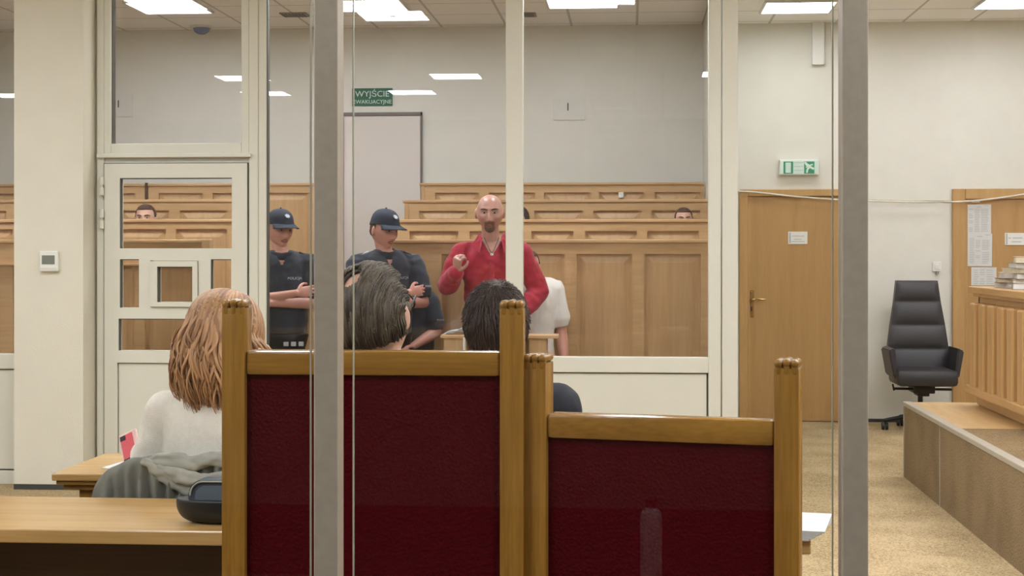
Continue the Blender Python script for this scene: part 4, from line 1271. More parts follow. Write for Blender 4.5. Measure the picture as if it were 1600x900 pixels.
def cap(par, HM, m='police_cap', emblem=True):
    tilt = HM @ Matrix.Rotation(-.04, 4, 'X')
    def off(n, p): return .012 + .018 * sstep(.35, .95, n[2]) + .006 * max(0, n[1])
    b = shell(lambda n, p: p.z > .038 - .012 * max(0, -n[1]), tilt, off, .005, face=False)
    o = obj('cap', b, m, par, smooth=True)
    # brim
    b = NB(); rows = []
    for i in range(21):
        a = math.radians(-62 + 124 * i / 20)
        n = Vector((math.sin(a), math.cos(a), .33)).normalized(); p = head_pt(n, False); p = p + p.normalized() * .014
        ext = .078 * max(0, math.cos(a * 1.30)) ** .7
        row = []
        for k in range(5):
            f = k / 4.0
            q = p + Vector((math.sin(a) * .35, 1, 0)).normalized() * ext * f + Vector((0, 0, -.016 * f - .020 * (math.sin(a) ** 2) * f + .004))
            row.append(b.verts.new(q))
        rows.append(row)
    for r0, r1 in zip(rows[:-1], rows[1:]):
        for k in range(4): b.faces.new((r0[k], r0[k + 1], r1[k + 1], r1[k]))
    bmesh.ops.remove_doubles(b, verts=b.verts, dist=1e-5)
    bmesh.ops.solidify(b, geom=b.faces[:], thickness=.004)
    bmesh.ops.transform(b, matrix=tilt, verts=b.verts)
    obj('brim', b, m, o, smooth=True)
    if emblem:
        b = NB(); n = Vector((0, 1, .95)).normalized(); p = head_pt(n, False); p = p + p.normalized() * (off(n, p) + .002)
        pts = []
        for k in range(16):
            a = 2 * PI * k / 16; r = .021 if k % 2 == 0 else .012
            pts.append(tilt @ (p + Vector((math.cos(a) * r, -math.sin(a) * r * .72 , math.sin(a) * r * .7))))
        nv = (tilt.to_3x3() @ Vector((0, .7, .72))).normalized()
        extrude_poly(b, pts, nv * .004); obj('badge', b, 'silver', o)
    b = NB(); n = Vector((0, 0, 1)); p = head_pt(n, False); ball(b, tilt @ (p + Vector((0, 0, off(n, p) + .002))), .007, 10); obj('button', b, m, o, smooth=True)
    return o
def cropped(par, HM, m='stubble_hair', front=.50, name='hair', off=.006):
    """short hair over the scalp, hairline above the forehead"""
    def pred(n, p):
        nx, ny, nz = n
        if nz > .60: return True
        if ny > .30: return nz > .60 - .0
        if ny > -.15: return nz > .15
        return nz > -.45
    return obj(name, shell(pred, HM, off, .004, jit=.003), m, par, smooth=True)
def collar(par, B, HM, m, tz=0, lean=0, r=.066, h=.04, open_front=.0):
    b = NB()
    for s in (-1, 1):
        pts = []
        for k in range(9):
            a = PI * k / 8 * (1 - open_front) + 0
            aa = PI - a        # from the nape round to the front
            pts.append(B.P(s * math.sin(a) * r * 1.1, -.015 + lean * .55 - math.cos(a) * r * 1.15 + .012, 1.492 + tz - .026 * (k / 8) ** 1.5))
        tube(b, pts, [(h * .5 * B.S, .006)], hint=(0, 0, 1), sub=2, n=10, cap=2)
    return obj('collar', b, m, par, smooth=True)

GZ = LEV[0]
# ---- man in the red shirt
YR = 10.50
c = at(768, 335, YR)
headtop = Z(768, 299.5, YR)
S = (headtop - GZ) / 1.79
B = Body((c.x, YR, GZ), math.radians(6), S)
hs = 1.13
HM = hmat(at(766, 334, YR) + Vector((0, -.02, 0)), math.radians(3), math.radians(-2), 0, hs)
R_sh, R_el, R_wr = B.P(.200, 0, 1.365), B.P(.30, .03, 1.155), B.P(.235, .25, 1.245)
L_sh, L_el, L_wr = B.P(-.200, 0, 1.365), B.P(-.325, -.02, 1.12), B.P(-.18, .14, .95)
armsR = [(R_sh, R_el, R_wr, B.F * .35 + Vector((0, 0, 1)) * .75 + B.R * -.05, -B.R * .6 + B.F * -.6, -B.R, 1.05),
         (L_sh, L_el, L_wr, B.R * .8 + B.F * .3 + Vector((0, 0, -.3)), -B.F, Vector((0, 0, 1)), .5)]
lg = std_legs(B)
red = person('bald bearded man standing in an open necked red shirt, hand raised', B, HM, armsR, lg, M['skin_bald'], voxel=.0042, neck=.060, tz=-.05)
face_parts(red, HM, 'brow', lip=True, squint=.36)
def goatee(n, p):
    if p.y < .03: return False
    z = p.z; x = abs(p.x)
    mou = abs(z + .053) < .006 and x < .029
    chin = z < -.079 and z > -.118 and x < .027 - .1 * max(0, -z - .10)
    side = .022 < x < .030 and -.09 < z < -.048
    return mou or chin or side
obj('beard', shell(goatee, HM, .004, .004, 140, 120, jit=.002), 'beard', red, smooth=True)
shirt = top_garment(red, 'shirt', B, armsR, 'red_shirt', 'long', .026, .84, 1.50, fold=(.016, (9, 9, 12)), arm_grow=.022, vneck=(1.405, .60), voxel=.006, tz=-.05)
trousers(red, B, lg)
# collar flaps, placket, buttons
for s in (-1, 1):
    b = NB()
    a0 = B.P(s * .082, -.040, 1.520); a1 = B.P(s * .088, .050, 1.500); a2 = B.P(s * .142, .118, 1.415); a3 = B.P(s * .082, .150, 1.375); a4 = B.P(s * .062, .100, 1.475)
    extrude_poly(b, [a0, a1, a4], (0, .012, 0)); extrude_poly(b, [a1, a2, a3, a4], (0, .010, 0))
    obj('collar', b, 'red_shirt', shirt)
b = NB(); tube(b, [B.P(0.0, .125, 1.34), B.P(0, .150, 1.25), B.P(.002, .150, 1.1), B.P(.003, .155, .9)], [(.016, .004)], hint=B.R, sub=5, n=8); obj('placket', b, 'red_shirt', shirt, smooth=True)
b = NB(); tube(b, [B.P(.05, .07, 1.475), B.P(.03, .118, 1.43), B.P(.0, .155, 1.375), B.P(-.03, .118, 1.43), B.P(-.05, .07, 1.475)], [.0022], sub=4, n=6); pend = obj('cord_necklace', b, 'dark_ink', red, smooth=True)
b = NB(); ball(b, B.P(0, .162, 1.362), (.012, .008, .008), 12); obj('pendant', b, 'white_plastic', pend, smooth=True)

# ---- standing policeman by the aisle (right one)
def policeman(px_c, py_top, Y, yaw_b, yaw_h, hpx, label, pitch=-.05, hs=1.06, belly=.02, lead=1):
    c = at(px_c, 0, Y); ht = Z(px_c, py_top, Y) - .03
    S = (ht - GZ) / 1.79
    B = Body((c.x, Y, GZ), yaw_b, S)
    hp = at(hpx[0], hpx[1], Y)
    HM = hmat(hp, yaw_h, pitch, 0, hs)
    s = lead
    zf = 1.155
    armA = (B.P(s * .215, 0, 1.41), B.P(s * .265, .09, 1.13), B.P(-s * .10, .245 + belly, zf + .045), -B.R * s * 1 + B.F * -.25 + Vector((0, 0, .12)), -B.F, Vector((0, 0, 1)), .35)
    armB = (B.P(-s * .215, 0, 1.41), B.P(-s * .265, .10, 1.12), B.P(s * .11, .20 + belly, zf - .03), B.R * s * 1 + B.F * -.25, -B.F, Vector((0, 0, 1)), .5)
    lg = std_legs(B)
    p = person(label, B, HM, [armA, armB], lg, M['skin_pink'], belly=belly, voxel=.0044, neck=.060)
    face_parts(p, HM, 'brow')
    sh = top_garment(p, 'uniform_shirt', B, [armA, armB], 'police', 'short', .02, .84, 1.50, belly=belly, fold=(.013, (9, 9, 11)), arm_grow=.020, vneck=(1.40, .42), voxel=.0065)
    collar(sh, B, HM, 'police', r=.080, h=.055)
    trousers(p, B, lg, 'police')
    b = NB(); torso(b, B, .028, .84, .93, tz=-.05, belly=belly); obj('belt', b, 'black', p, smooth=True)
    obj('hair', shell(lambda n, q: n[2] > -.25 and n[1] < .05 and (n[1] < -.25 or n[2] > .12), HM, .004, .004, jit=.002), 'stubble_hair', p, smooth=True)
    cap(p, HM)
    d = -B.F
    stick_text('POLICJA', .024, sh, B.P(-.095, .2, 1.305), -B.F, 'silver', sh, width=.098)
    for sgn in (-1, 1):
        A = armA if sgn == s else armB
        q = dist_pts(A[0], A[1], .58)
        e = (B.R * sgn * .6 + B.F * .8)
        stick_text('POLICJA', .016, sh, q, -e, 'silver', sh, width=.07, name='sleeve_lettering')
        b = NB(); sp = A[0] + Vector((0, 0, .070 * S)) - B.R * sgn * .055
        box(b, -.03, .03, -.022, .022, 0, .012, .003)
        obj('epaulette', b, 'silver' if sgn == 1 else 'police', sh, xf=Matrix.Translation(sp) @ Matrix.Rotation(yaw_b, 4, 'Z') @ Matrix.Rotation(sgn * -.4, 4, 'Y'))
    return p, B, HM, sh
policeman(603, 325, 10.52, math.radians(24), math.radians(52), (600, 361), 'policeman in navy cap standing with crossed arms, nearer the man in red', pitch=-.10, hs=1.08, belly=.025)
pl, Bl, HMl, shl = policeman(440, 326.5, 10.50, math.radians(14), math.radians(42), (437, 360), 'policeman in navy cap standing with crossed arms between the dock door and the steel post', pitch=-.06, hs=1.05, belly=.02, lead=1)
b = NB()
for k in range(3):
    q = Bl.P(-.03 - .055 * k, .165, .805); box(b, q.x - .017, q.x + .017, q.y - .012, q.y + .01, q.z, q.z + .03, .004)
obj('belt_pouches', b, 'silver', pl)

# ---- seated policeman
YS = 10.79
def seated(px_c, Y, sh_py, yaw, label, skin, tz_seat=.45, S=1.0, floor=GZ, headpx=None, yaw_h=None, hs=1.0, arms_fn=None, face=True, pitch=0.0, roll=0.0, lean=0.0, voxel=.0065, legs=True, kz=.50, hands=True):
    c = at(px_c, 0, Y)
    B = Body((c.x, Y, floor), yaw, S)
    zsh = Z(px_c, sh_py, Y)            # top of the shoulders
    tz = (zsh - floor) / S - 1.49
    HM = hmat(at(headpx[0], headpx[1], Y) + B.F * (lean * .55), yaw if yaw_h is None else yaw_h, pitch, roll, hs)
    arms = arms_fn(B, tz)
    hz = max(.40, .93 + tz - .03)
    lg = sit_legs(B, hz, min(hz, kz)) if legs else []
    p = person(label, B, HM, arms, lg, skin, face, voxel=voxel, tz=tz, lean=lean, hands=hands)
    return p, B, HM, arms, tz, lg
def arms_lap(B, tz, out=.24, fw=.10, lap=.30):
    r = []
    for s in (1, -1):
        r.append((B.P(s * .19, 0, 1.42 + tz), B.P(s * out, fw, 1.14 + tz), B.P(s * .10, lap + .06, 1.05 + tz), B.F * .7 - B.R * s * .7 + Vector((0, 0, -.1)), Vector((0, 0, -1)), -B.R * s, .4))
    return r
p, B, HM, A, tz, lg = seated(640, YS, 450, math.radians(24), 'policeman seated low behind the standing one, only arm and shoulder showing', M['skin_pink'], headpx=(634, 430), yaw_h=math.radians(-20), S=1.0, arms_fn=lambda B, tz: [arms_lap(B, tz, .225, .05, .26)[0], (at(668, 470, YS), at(681, 519, YS - .05), at(645, 541, YS - .22), -B.R * -.8 + B.F * .5, Vector((0, 0, -1)), B.R, .5)], lean=.03)
face_parts(p, HM)
sh = top_garment(p, 'uniform_shirt', B, A, 'police', 'short', .02, .84, 1.50, tz=tz, lean=.03, fold=(.007, (8, 8, 10)), arm_grow=.020)
trousers(p, B, lg, 'police', tz=tz)
cropped(p, HM)
for Aq in A:
    e = B.F * .85 + B.R * (.5 if Aq is A[0] else -.5)
    stick_text('POLICJA', .017, sh, dist_pts(Aq[0], Aq[1], .60), -e, 'silver', sh, width=.075, name='sleeve_lettering')
def simple_stool(cx, cy, zf, zt, label, wv=.3, name='stool'):
    t = thing(name, (cx, cy, zf), label, 'stool')
    b = NB(); box(b, cx - wv / 2, cx + wv / 2, cy - .14, cy + .14, zt - .04, zt, .01); obj('seat', b, 'oak_chair_h', t)
    for sx in (-1, 1):
        for sy in (-1, 1):
            b = NB(); box(b, cx + sx * (wv / 2 - .03) - .018, cx + sx * (wv / 2 - .03) + .018, cy + sy * .11 - .018, cy + sy * .11 + .018, zf, zt - .04); obj('leg', b, 'oak_chair', t)
simple_stool(B.o.x, YS + .01, GZ, GZ + max(.3, .80 + tz), 'low wooden stool under the seated policeman')

# ---- seated person in a white T shirt behind the man in red
def arms_ws(B, tz):
    return [(B.P(.18, 0, 1.42 + tz), B.P(.20, .0, 1.13 + tz), B.P(.0, .20, .98 + tz), B.F * .7 - B.R * .6, Vector((0, 0, -1)), -B.R, .4),
            (B.P(-.19, 0, 1.42 + tz), B.P(-.235, .02, 1.12 + tz), B.P(-.225, .13, .88 + tz), B.F * .3 + Vector((0, 0, -.9)), B.R, B.F, .4)]
p, B, HM, A, tz, lg = seated(826, 10.80, 436, math.radians(20), 'person in white T shirt seated behind the man in red, bare arm showing', M['skin_pink'], headpx=(822, 416), S=1.0, arms_fn=arms_ws, lean=.08, hs=.98)
face_parts(p, HM)
top_garment(p, 't_shirt', B, A, 'white_shirt', 'short', .02, .84, 1.50, tz=tz, lean=.08, fold=(.008, (10, 10, 9)), arm_grow=.016)
trousers(p, B, lg, tz=tz)
cropped(p, HM)
simple_stool(B.o.x, 10.80, GZ, GZ + max(.3, .80 + tz), 'low wooden stool under the person in the white T shirt')

# witness desk in the dock
lx0, lx1 = X(689, 10.08), X(872, 10.08); lz = Z(850, 523.5, 10.08)
ld = thing('narrow_desk', ((lx0 + lx1) / 2, 10.15, GZ), 'narrow wooden desk inside the dock in front of the man in red', 'desk')
b = NB(); box(b, lx0, lx1, 10.05, 10.26, lz - .022, lz, .004); obj('desk_top', b, 'oak_bench', ld)
for (a_, c_) in ((lx0 + .02, lx0 + .17), (lx1 - .19, lx1 - .075)):
    b = NB(); box(b, a_, c_, 10.07, 10.24, GZ, lz - .022); obj('pedestal', b, 'oak_panel', ld)
b = NB(); box(b, lx0 + .17, lx1 - .19, 10.20, 10.22, GZ + .1, lz - .022); obj('back_panel', b, 'oak_panel', ld)
for i in range(3):
    b = NB(); xx = lx0 + .10 + .012 * i
    pts_ = []
    v0 = []
    for a in range(9):
        f = a / 8.0
        v0.append((xx - .09 + .18 * f, lz + .002 + .008 * i + .012 * math.sin(PI * f) ** .7 + .01 * (f > .45) * math.sin(PI * f)))
    poly = [Vector((q[0], 10.08 + .01 * i, q[1])) for q in v0] + [Vector((q[0], 10.08 + .01 * i, q[1] - .0022)) for q in reversed(v0)]
    extrude_poly(b, poly, (0, .13, 0))
    tag(obj('paper_sheet', b, 'paper'), ['lowest', 'middle', 'uppermost'][i] + ' of the curled papers on the narrow desk in the dock', 'paper', 'papers on the narrow dock desk')
b = NB(); q = at(727, 540, 10.1); cyl(b, (q.x, 10.03, GZ), (q.x, 10.03, Z(727, 527, 10.03)), .008); tag(obj('stand_pole', b, 'white_plastic'), 'thin white upright beside the papers on the narrow dock desk', 'pole')

# ---- faces peering over the benches
def peeper(px_c, py_c, Y, yaw, label, hs, floor, m='stubble_hair', skin='skin_pale', squint=.45, S_=.9):
    p, B, HM, A, tz, lg = seated(px_c, Y, py_c + 33, yaw, label, M[skin], headpx=(px_c, py_c), S=S_, floor=floor, arms_fn=lambda B, tz: arms_lap(B, tz, .20, .10, .24), hs=hs, voxel=.0045, legs=True, kz=.60)
    face_parts(p, HM, squint=squint)
    cropped(p, HM, m)
    top_garment(p, 'sweatshirt', B, A, 'trousers', 'long', .02, .84, 1.50, tz=tz)
    trousers(p, B, lg, tz=tz)
peeper(228, 342, 12.42, 0.05, 'man with cropped hair peering over the second bench row behind the dock door', 1.02, LEV[2])
peeper(1068, 344, 12.42, 0.08, 'man with cropped hair peering over the second bench row at the right end', .86, LEV[2], S_=.82)
peeper(809, 343, 12.42, -1.05, 'dark haired person mostly hidden behind the middle dock post', .96, LEV[2], m='hair_dark')

# ================================================================== FOREGROUND PEOPLE (seen from behind)
AWAY = PI
def geo(cdir, bearing, ang):
    """unit direction at angle ang from pole cdir in direction bearing"""
    c_ = Vector(cdir).normalized()
    e1 = Vector((1, 0, 0)); e1 = (e1 - c_ * e1.dot(c_)).normalized(); e2 = c_.cross(e1)
    return c_ * math.cos(ang) + (e1 * math.cos(bearing) + e2 * math.sin(bearing)) * math.sin(ang)
def scalp(n, nape=-.62):
    nx, ny, nz = n
    if nz > .62: return True
    if ny > .25: return nz > .62
    if ny > -.10: return nz > .05
    return nz > nape

# ---- red haired woman
YW = 5.06
cw = at(345, 0, YW)
BWm = Body((cw.x, YW, 0), AWAY + math.radians(-6), .96)
HMw = hmat(at(350, 525, YW), AWAY + math.radians(-14), math.radians(-6), 0, 1.02)
tzw = (Z(345, 617, YW)) / .96 - 1.47
E_l = at(241, 716, YW + .03); W_l = at(226, 712, YW + .33); W_l.z = DT + .05
aw = [(at(262, 646, YW), E_l, W_l, Vector((-.35, .9, .12)), Vector((0, 0, -1)) + Vector((.3, 0, 0)), Vector((1, 0, 0)), .55),
      (BWm.P(.19, 0, 1.40 + tzw), BWm.P(.25, .08, 1.10 + tzw), BWm.P(.16, .36, 1.10 + tzw), BWm.F, Vector((0, 0, -1)), -BWm.R, .4)]
lgw = sit_legs(BWm, .50, .48)
wom = person('woman with long wavy strawberry blonde hair in a white sweater, seated with her back turned', BWm, HMw, aw, lgw, M['skin_pale'], voxel=.006, tz=tzw)
top_garment(wom, 'sweater', BWm, aw, 'sweater', 'long', .03, .84, 1.50, tz=tzw, fold=(.008, (9, 9, 10)), arm_grow=.022, voxel=.008)
trousers(wom, BWm, lgw, tz=tzw)
b = NB()
base = shell(lambda n, p: scalp(n), HMw, .012, .008, 64, 48, face=False)
base.to_mesh(bpy.data.meshes.new('t')); 
rnd = random.Random(3)
me_ = bpy.data.meshes.new('t2'); base.to_mesh(me_); base.free(); b.from_mesh(me_)
# inner curtain that closes gaps
def fall(n, k, rr, L, wave, phs):
    """path of a lock: over the skull from the parting, then hanging"""
    pts = []
    return pts
hx_, hy_ = HMw.translation.x, HMw.translation.y
pole = Vector((.10, .25, .96)).normalized()
for i in range(2000):
    bearing = rnd.uniform(0, 2 * PI)
    lift = rnd.choice((.010, .018, .024, .030, .036))
    pts = []; rr = []
    amax = rnd.uniform(1.45, 1.75)
    n_end = geo(pole, bearing, amax)
    if n_end.y > .55: continue          # the face stays free
    a0 = rnd.uniform(.04, .35)
    for k in range(6):
        n = geo(pole, bearing, a0 + (amax - a0) * k / 5)
        p = head_pt(n, False)
        pts.append(HMw @ (p + p.normalized() * (lift + .012 * math.sin(PI * k / 7.)))); rr.append(.0048)
    out = (HMw.to_3x3() @ Vector((n_end.x, n_end.y, 0))); out.z = 0; out.normalize()
    z_end = Z(345, rnd.uniform(560, 634), YW) if rnd.random() < .35 else Z(345, rnd.uniform(606, 640), YW)
    p0 = pts[-1]; phs = rnd.uniform(0, 2 * PI); wv = rnd.uniform(.010, .030)
    tanv = Vector((-out.y, out.x, 0))
    drop = p0.z - z_end
    for k in range(1, 9):
        f = k / 8.0
        flare = .050 * math.sin(PI * min(1, f * .9)) + .004 * f
        q = p0 + out * flare + Vector((0, 0, -drop * f)) + tanv * (wv * f * math.sin(f * 7 + phs)) + out * (wv * .8 * f * math.sin(f * 6 + phs * 1.7))
        pull = (Vector((hx_, hy_, q.z)) - q) * (.10 * f); pull.z = 0
        pts.append(q + pull); rr.append(.0052 * (1 - .8 * f ** 2))
    tube(b, pts, [(r * 1.25, r * .6) for r in rr], hint=tanv, n=6, sub=2, cap=1)
obj('hair', b, 'hair_red', wom, smooth=True)
# phone in her hand
pc = at(204, 699, YW + .36)
ph = thing('phone', pc, 'phone with coral screen in a pale pink case held by the woman', 'phone')
rotp = Matrix.Translation(pc) @ Matrix.Rotation(math.radians(-26), 4, 'Y') @ Matrix.Rotation(math.radians(-35), 4, 'X')
b = NB(); box(b, -.036, .036, -.006, .006, -.066, .066, .005); obj('case', b, 'pink_case', ph, xf=rotp)
b = NB(); box(b, -.030, .020, -.0075, -.0058, -.056, .056, .0005); obj('screen', b, 'pink_screen', ph, xf=rotp)
b = NB(); box(b, -.03, -.008, -.009, -.007, .035, .055, .001); box(b, -.03, -.004, -.009, -.007, -.056, -.044, .0005); obj('camera_bump', b, 'dark_ink', ph, xf=rotp)

# her chair with the grey jacket over its back
def simple_chair(cx, cy, top, label, wv=.5):
    """plain chair facing +Y"""
    t = thing('desk_chair', (cx, cy, 0), label, 'chair')
    b = NB(); box(b, cx - wv / 2 + .02, cx + wv / 2 - .02, cy - .02, cy + .02, .55, top, .018); obj('backrest', b, 'trousers', t, smooth=.6)
    b = NB(); box(b, cx - wv / 2, cx + wv / 2, cy + .01, cy + .43, .34, .39, .02); obj('seat', b, 'trousers', t, smooth=.6)
    for sx in (-1, 1):
        for sy, h in ((0, top - .05), (.38, .35)):
            b = NB(); cyl(b, (cx + sx * (wv / 2 - .015), cy + sy, 0), (cx + sx * (wv / 2 - .015), cy + sy, h), .013); obj('leg', b, 'black', t, smooth=.6)
    return t
CHY = 4.885
jx0, jx1 = X(150, CHY), X(430, CHY)
chair_cx = (X(205, CHY) + jx1) / 2
ztopj = Z(250, 726, CHY)
simple_chair(chair_cx, CHY, ztopj - .02, 'dark desk chair under the grey jacket behind the woman', jx1 - X(205, CHY))
b = NB(); NXJ, NTJ = 90, 44; grid = []
for i in range(NXJ + 1):
    s = i / NXJ; x = jx0 + (jx1 - jx0) * s
    # rounded shoulder of the coat at the left end
    sh_ = 1 - max(0, (.34 - s) / .34); topz = ztopj + .006 - .13 * (1 - math.sqrt(max(0, 1 - (1 - sh_) ** 2)))
    col = []
    for j in range(NTJ + 1):
        t = j / NTJ
        # front hang -> over the top -> behind
        if t < .62:
            f = 1 - t / .62; z = topz - .40 * f; y = CHY - .034 - .02 * f
        elif t < .75:
            a = (t - .62) / .13 * PI; z = topz + .030 * math.sin(a) * .8; y = CHY - .034 * math.cos(a)
        else:
            f = (t - .75) / .25; z = topz - .28 * f; y = CHY + .034 + .01 * f
        xx = x + .05 * (1 - sh_) * (0 if t >= .62 else 0)
        w_ = (abs(math.sin(x * 75 + 2.5 * noise.noise(Vector((x * 9, z * 6, 1))))) - .5) * 1.1 + noise.noise(Vector((x * 30, z * 9, 4))) * .8
        dy = .030 * w_ * (1 if t < .62 else -.4) * min(1, abs(topz + .03 - z) * 9 + .1)
        dz = .006 * noise.noise(Vector((x * 22, t * 9, 0)))
        col.append(b.verts.new((xx - .015 * (1 - sh_) * (1 - t), y - abs(dy) * .3 - dy, z + dz)))
    grid.append(col)
for c0, c1 in zip(grid[:-1], grid[1:]):
    for j in range(NTJ): b.faces.new((c0[j], c1[j], c1[j + 1], c0[j + 1]))
bmesh.ops.solidify(b, geom=b.faces[:], thickness=.005)
jk = tag(obj('jacket', b, 'grey_jacket', smooth=True), 'crumpled grey jacket draped over the chair back behind the woman', 'jacket')
# bunched collar and sleeve lying along the top
b = NB()
for (pa, off, r0, sd) in (([(232, 722), (262, 718), (300, 727), (335, 716), (372, 722), (410, 720)], .040, .024, 1), ([(250, 733), (285, 744), (318, 752), (350, 748), (392, 742)], .052, .026, 2), ([(226, 722), (246, 736), (275, 755), (310, 768), (350, 768)], .046, .022, 5)):
    pts = [at(q[0], q[1], CHY - off) for q in pa]
    bm2 = NB(); tube(bm2, pts, [(r0 * .55, r0 * .45)] + [(r0, r0 * .8)] * (len(pts) - 2) + [(r0 * .8, r0 * .6)], hint=(0, 0, 1), n=22, sub=9, cap=3)
    bm2.normal_update()
    for v in bm2.verts:
        q = v.co
        v.co = q + v.normal * (.010 * noise.noise(Vector((q.x * 16, q.y * 30, q.z * 60)) + Vector((sd, 0, 0))) + .006 * noise.noise(Vector((q.x * 45, q.y * 40, q.z * 70))))
    m_ = bpy.data.meshes.new('t'); bm2.to_mesh(m_); bm2.free(); b.from_mesh(m_)
obj('sleeve', b, 'grey_jacket', jk, smooth=True)

# dark bag on the long desk
bgx0, bgx1 = X(276, 4.36), X(425, 4.36); bgY = 4.36
bcx = (bgx0 + bgx1) / 2; bw = bgx1 - bgx0
bag = thing('handbag', (bcx, bgY, DT), 'small slate blue bag with a black base on the desk beside the tall chair', 'bag')
b = NB(); pts, rr = [], []
for (z, w_, d_) in ((.0, .36, .045), (.012, .44, .06), (.035, .49, .068), (.06, .5, .07), (.066, .49, .068)):
    pts.append((bcx, bgY, DT + .004 + z)); rr.append((w_ * bw, d_))
tube(b, pts, rr, hint=(1, 0, 0), n=36, sub=3, cap=0); obj('base', b, 'black', bag, smooth=.8)
def arch(x0, x1, z0, z1, r, n=8):
    o = [(x0, z0), (x1, z0)]
    for k in range(n + 1):
        a = PI / 2 * k / n; o.append((x1 - r + r * math.cos(a), z1 - r + r * math.sin(a)))
    for k in range(n + 1):
        a = PI / 2 + PI / 2 * k / n; o.append((x0 + r + r * math.cos(a), z1 - r + r * math.sin(a)))
    return o
ax0, ax1 = X(299, bgY), X(402, bgY); az1 = Z(330, 747.5, bgY)
b = NB(); extrude_poly(b, [Vector((q[0], bgY - .035, q[1])) for q in arch(ax0, ax1, DT + .05, az1, .042)], (0, .07, 0)); bmesh.ops.bevel(b, geom=b.edges[:], offset=.006, segments=2, affect='EDGES'); obj('body', b, 'bag_blue', bag, smooth=.7)
b = NB(); extrude_poly(b, [Vector((q[0], bgY - .040, q[1])) for q in arch(ax0 + .022, ax1 - .022, DT + .055, az1 - .016, .03)], (0, .008, 0)); obj('front_pocket', b, 'bag_light', bag)
b = NB(); ar = arch(ax0 + .008, ax1 - .008, DT + .05, az1 - .004, .038)
tube(b, [Vector((q[0], bgY - .039, q[1])) for q in ar[1:]], [.0028], hint=(0, 1, 0), sub=2, n=8); obj('piping', b, 'grey_jacket', bag, smooth=True)

# ---- man with dark grey hair and glasses in the tall chair
YH = 4.06
ch = at(590, 0, YH)
BH = Body((ch.x, YH, 0), AWAY + math.radians(-18), 1.0)
HMh = hmat(at(584, 498, YH), AWAY + math.radians(-15), math.radians(18), math.radians(6), 1.16)
tzh = Z(590, 590, YH) - 1.50
ah = [(BH.P(s * .19, 0, 1.42 + tzh), BH.P(s * .245, .10, 1.14 + tzh), BH.P(s * .12, .34, 1.08 + tzh), BH.F - BH.R * s * .4, Vector((0, 0, -1)), -BH.R * s, .4) for s in (1, -1)]
lgh = sit_legs(BH, .56, .54, .40)
mh = person('man with combed dark grey hair and glasses seated in the tall chair, turned right', BH, HMh, ah, lgh, M['skin_pale'], voxel=.0055, tz=tzh, neck=.064)
top_garment(mh, 'suit_jacket', BH, ah, 'navy_suit', 'long', .03, .84, 1.50, tz=tzh)
trousers(mh, BH, lgh, 'navy_suit', tz=tzh)
def comb_hair(par, HM, m, n_l, style, bald=None, seed=1, r=.0042, lift=(.004, .016), nape=-.62):
    rnd = random.Random(seed)
    base = shell(lambda n, p: scalp(n, nape) and not (bald and bald(n)), HM, .010 if style == 'back' else .007, .008, 80, 60, face=False)
    me_ = bpy.data.meshes.new('t'); base.to_mesh(me_); base.free(); b = NB(); b.from_mesh(me_)
    crown = Vector((.0, -.45, .89)).normalized()
    for i in range(n_l):
        pts = []; li = rnd.uniform(*lift)
        if style == 'crown':
            be = rnd.uniform(0, 2 * PI); a0 = abs(rnd.gauss(0, .8)) ; a0 = rnd.uniform(0, 1.9); ln = rnd.uniform(.2, .38)
            for k in range(5):
                n = geo(crown, be + .25 * (a0 + ln * k / 4), a0 + ln * k / 4)
                if not scalp(n, nape): break
                p = head_pt(n, False); pts.append(p + p.normalized() * (li + .010 * (k / 4) ** 2 * rnd.random()))
        else:                                   # combed straight back over the skull
            ax = rnd.uniform(-.97, .97); a0 = rnd.uniform(.9, 3.2); ln = rnd.uniform(.5, 1.1)
            for k in range(7):
                a = a0 + ln * k / 6
                w_ = math.sqrt(1 - ax * ax)
                n = Vector((ax * (1 - .03 * k), w_ * math.cos(a), w_ * math.sin(a))).normalized()
                if not scalp(n, nape) or (bald and bald(n)): break
                p = head_pt(n, False); pts.append(p + p.normalized() * (li + .003 * math.sin(a * 6 + ax * 20)))
        if len(pts) < 3: continue
        sc = HM.to_scale().x
        N = len(pts)
        tube(b, [HM @ p for p in pts], [(r * sc * (1.3 - .9 * k / (N - 1)), r * .55 * sc * (1.3 - .9 * k / (N - 1))) for k in range(N)], hint=HM.to_3x3() @ Vector((1, .3, .1)), n=5, sub=2, cap=1)
    return obj('hair', b, m, par, smooth=True)
comb_hair(mh, HMh, 'hair_grey', 4200, 'back', bald=lambda n: (Vector(n) - Vector((-.10, -.36, .92)).normalized()).length < .27, nape=-.30, seed=5, lift=(.010, .018), r=.0024)
# glasses
gl_ = HMh
b = NB()
for s in (-1, 1):
    tube(b, [gl_ @ Vector((s * .083, -.02, .010)), gl_ @ Vector((s * .086, .03, .014)), gl_ @ Vector((s * .074, .088, .016))], [(.0022, .0045)], hint=(1, 0, 0), sub=4, n=8)
gls = obj('glasses', b, 'black', mh, smooth=True)
for s in (-1, 1):
    b = NB(); pts = [gl_ @ Vector((s * .040 + .030 * math.cos(a), .096 - .012 * abs(math.cos(a)), .004 + .021 * math.sin(a))) for a in [2 * PI * k / 20 for k in range(21)]]
    tube(b, pts, [.0028], sub=1, n=8, cap=0); obj('rim', b, 'black', gls, smooth=True)

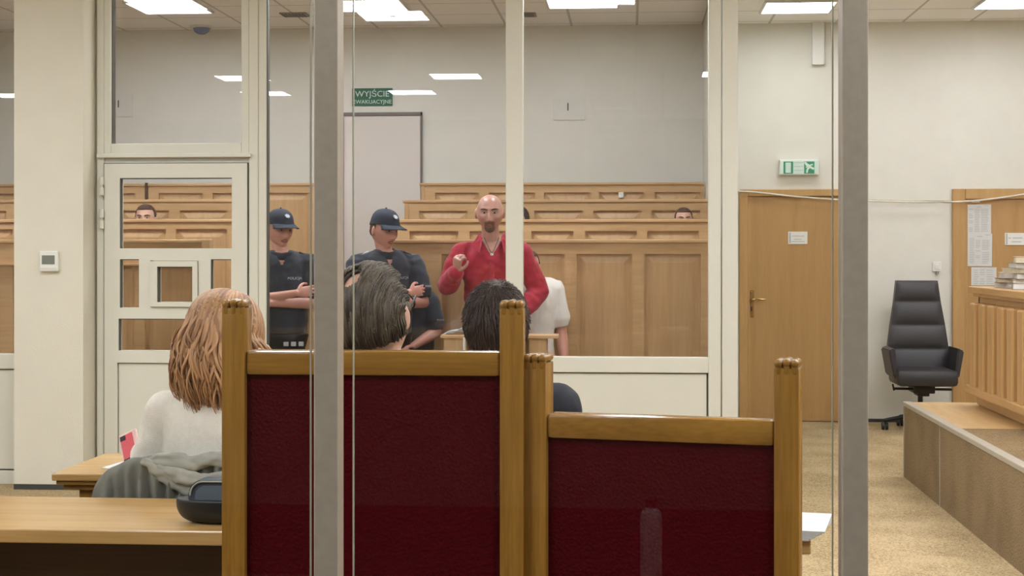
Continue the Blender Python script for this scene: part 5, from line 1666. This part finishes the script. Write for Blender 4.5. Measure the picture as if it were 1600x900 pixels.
# ---- dark haired man in a navy suit
YD = 5.06
cd_ = at(778, 0, YD)
BD = Body((cd_.x, YD, 0), AWAY + math.radians(-4), 1.04)
HMd = hmat(at(775, 509, YD), AWAY + math.radians(10), math.radians(-10), 0, 1.14)
tzd = Z(778, 606, YD) / 1.04 - 1.47
ad = [(BD.P(s * .190, 0, 1.41 + tzd), BD.P(s * .222, .09, 1.12 + tzd), BD.P(s * .13, .34, 1.10 + tzd), BD.F - BD.R * s * .4, Vector((0, 0, -1)), -BD.R * s, .4) for s in (1, -1)]
lgd = sit_legs(BD, .48, .47, .40)
md = person('dark haired man in a navy suit seated beyond the gap between the chairs, back turned', BD, HMd, ad, lgd, M['skin_pink'], voxel=.006, tz=tzd, neck=.062)
top_garment(md, 'suit_jacket', BD, ad, 'navy_suit', 'long', .03, .84, 1.50, tz=tzd, arm_grow=.022)
trousers(md, BD, lgd, 'navy_suit', tz=tzd)
comb_hair(md, HMd, 'hair_dark', 4500, 'crown', seed=8, r=.0022, lift=(.008, .015))
simple_chair(BD.o.x, 4.86, .84, 'dark desk chair under the man in the navy suit', .5)

# ================================================================== beside the camera: what the glass mirrors
gb = thing('gallery_bench', (.3, .25, 0), 'dark wooden public bench by the photographer, mirrored in the glass', 'bench')
b = NB(); box(b, -2.2, 2.2, .05, .42, .44, .48, .01); obj('seat', b, 'gallery_wood', gb)
for xx in (-2.0, 0, 2.0):
    b = NB(); box(b, xx - .03, xx + .03, .08, .40, 0, .44); obj('leg', b, 'gallery_wood', gb)
bo = thing('bottle', (.065, .2, .48), 'white drinking bottle with dark cap, mirrored in the glass over the right chair', 'bottle')
b = NB(); tube(b, [(.065, .2, .484), (.065, .2, .56), (.065, .2, .70), (.065, .2, .725), (.065, .2, .74)], [.034, .034, .034, .028, .018], n=24, sub=4, cap=1); obj('flask', b, 'bottle_white', bo, smooth=.8)
b = NB(); cyl(b, (.065, .2, .738), (.065, .2, .765), .019, .017); obj('cap', b, 'black', bo, smooth=.6)
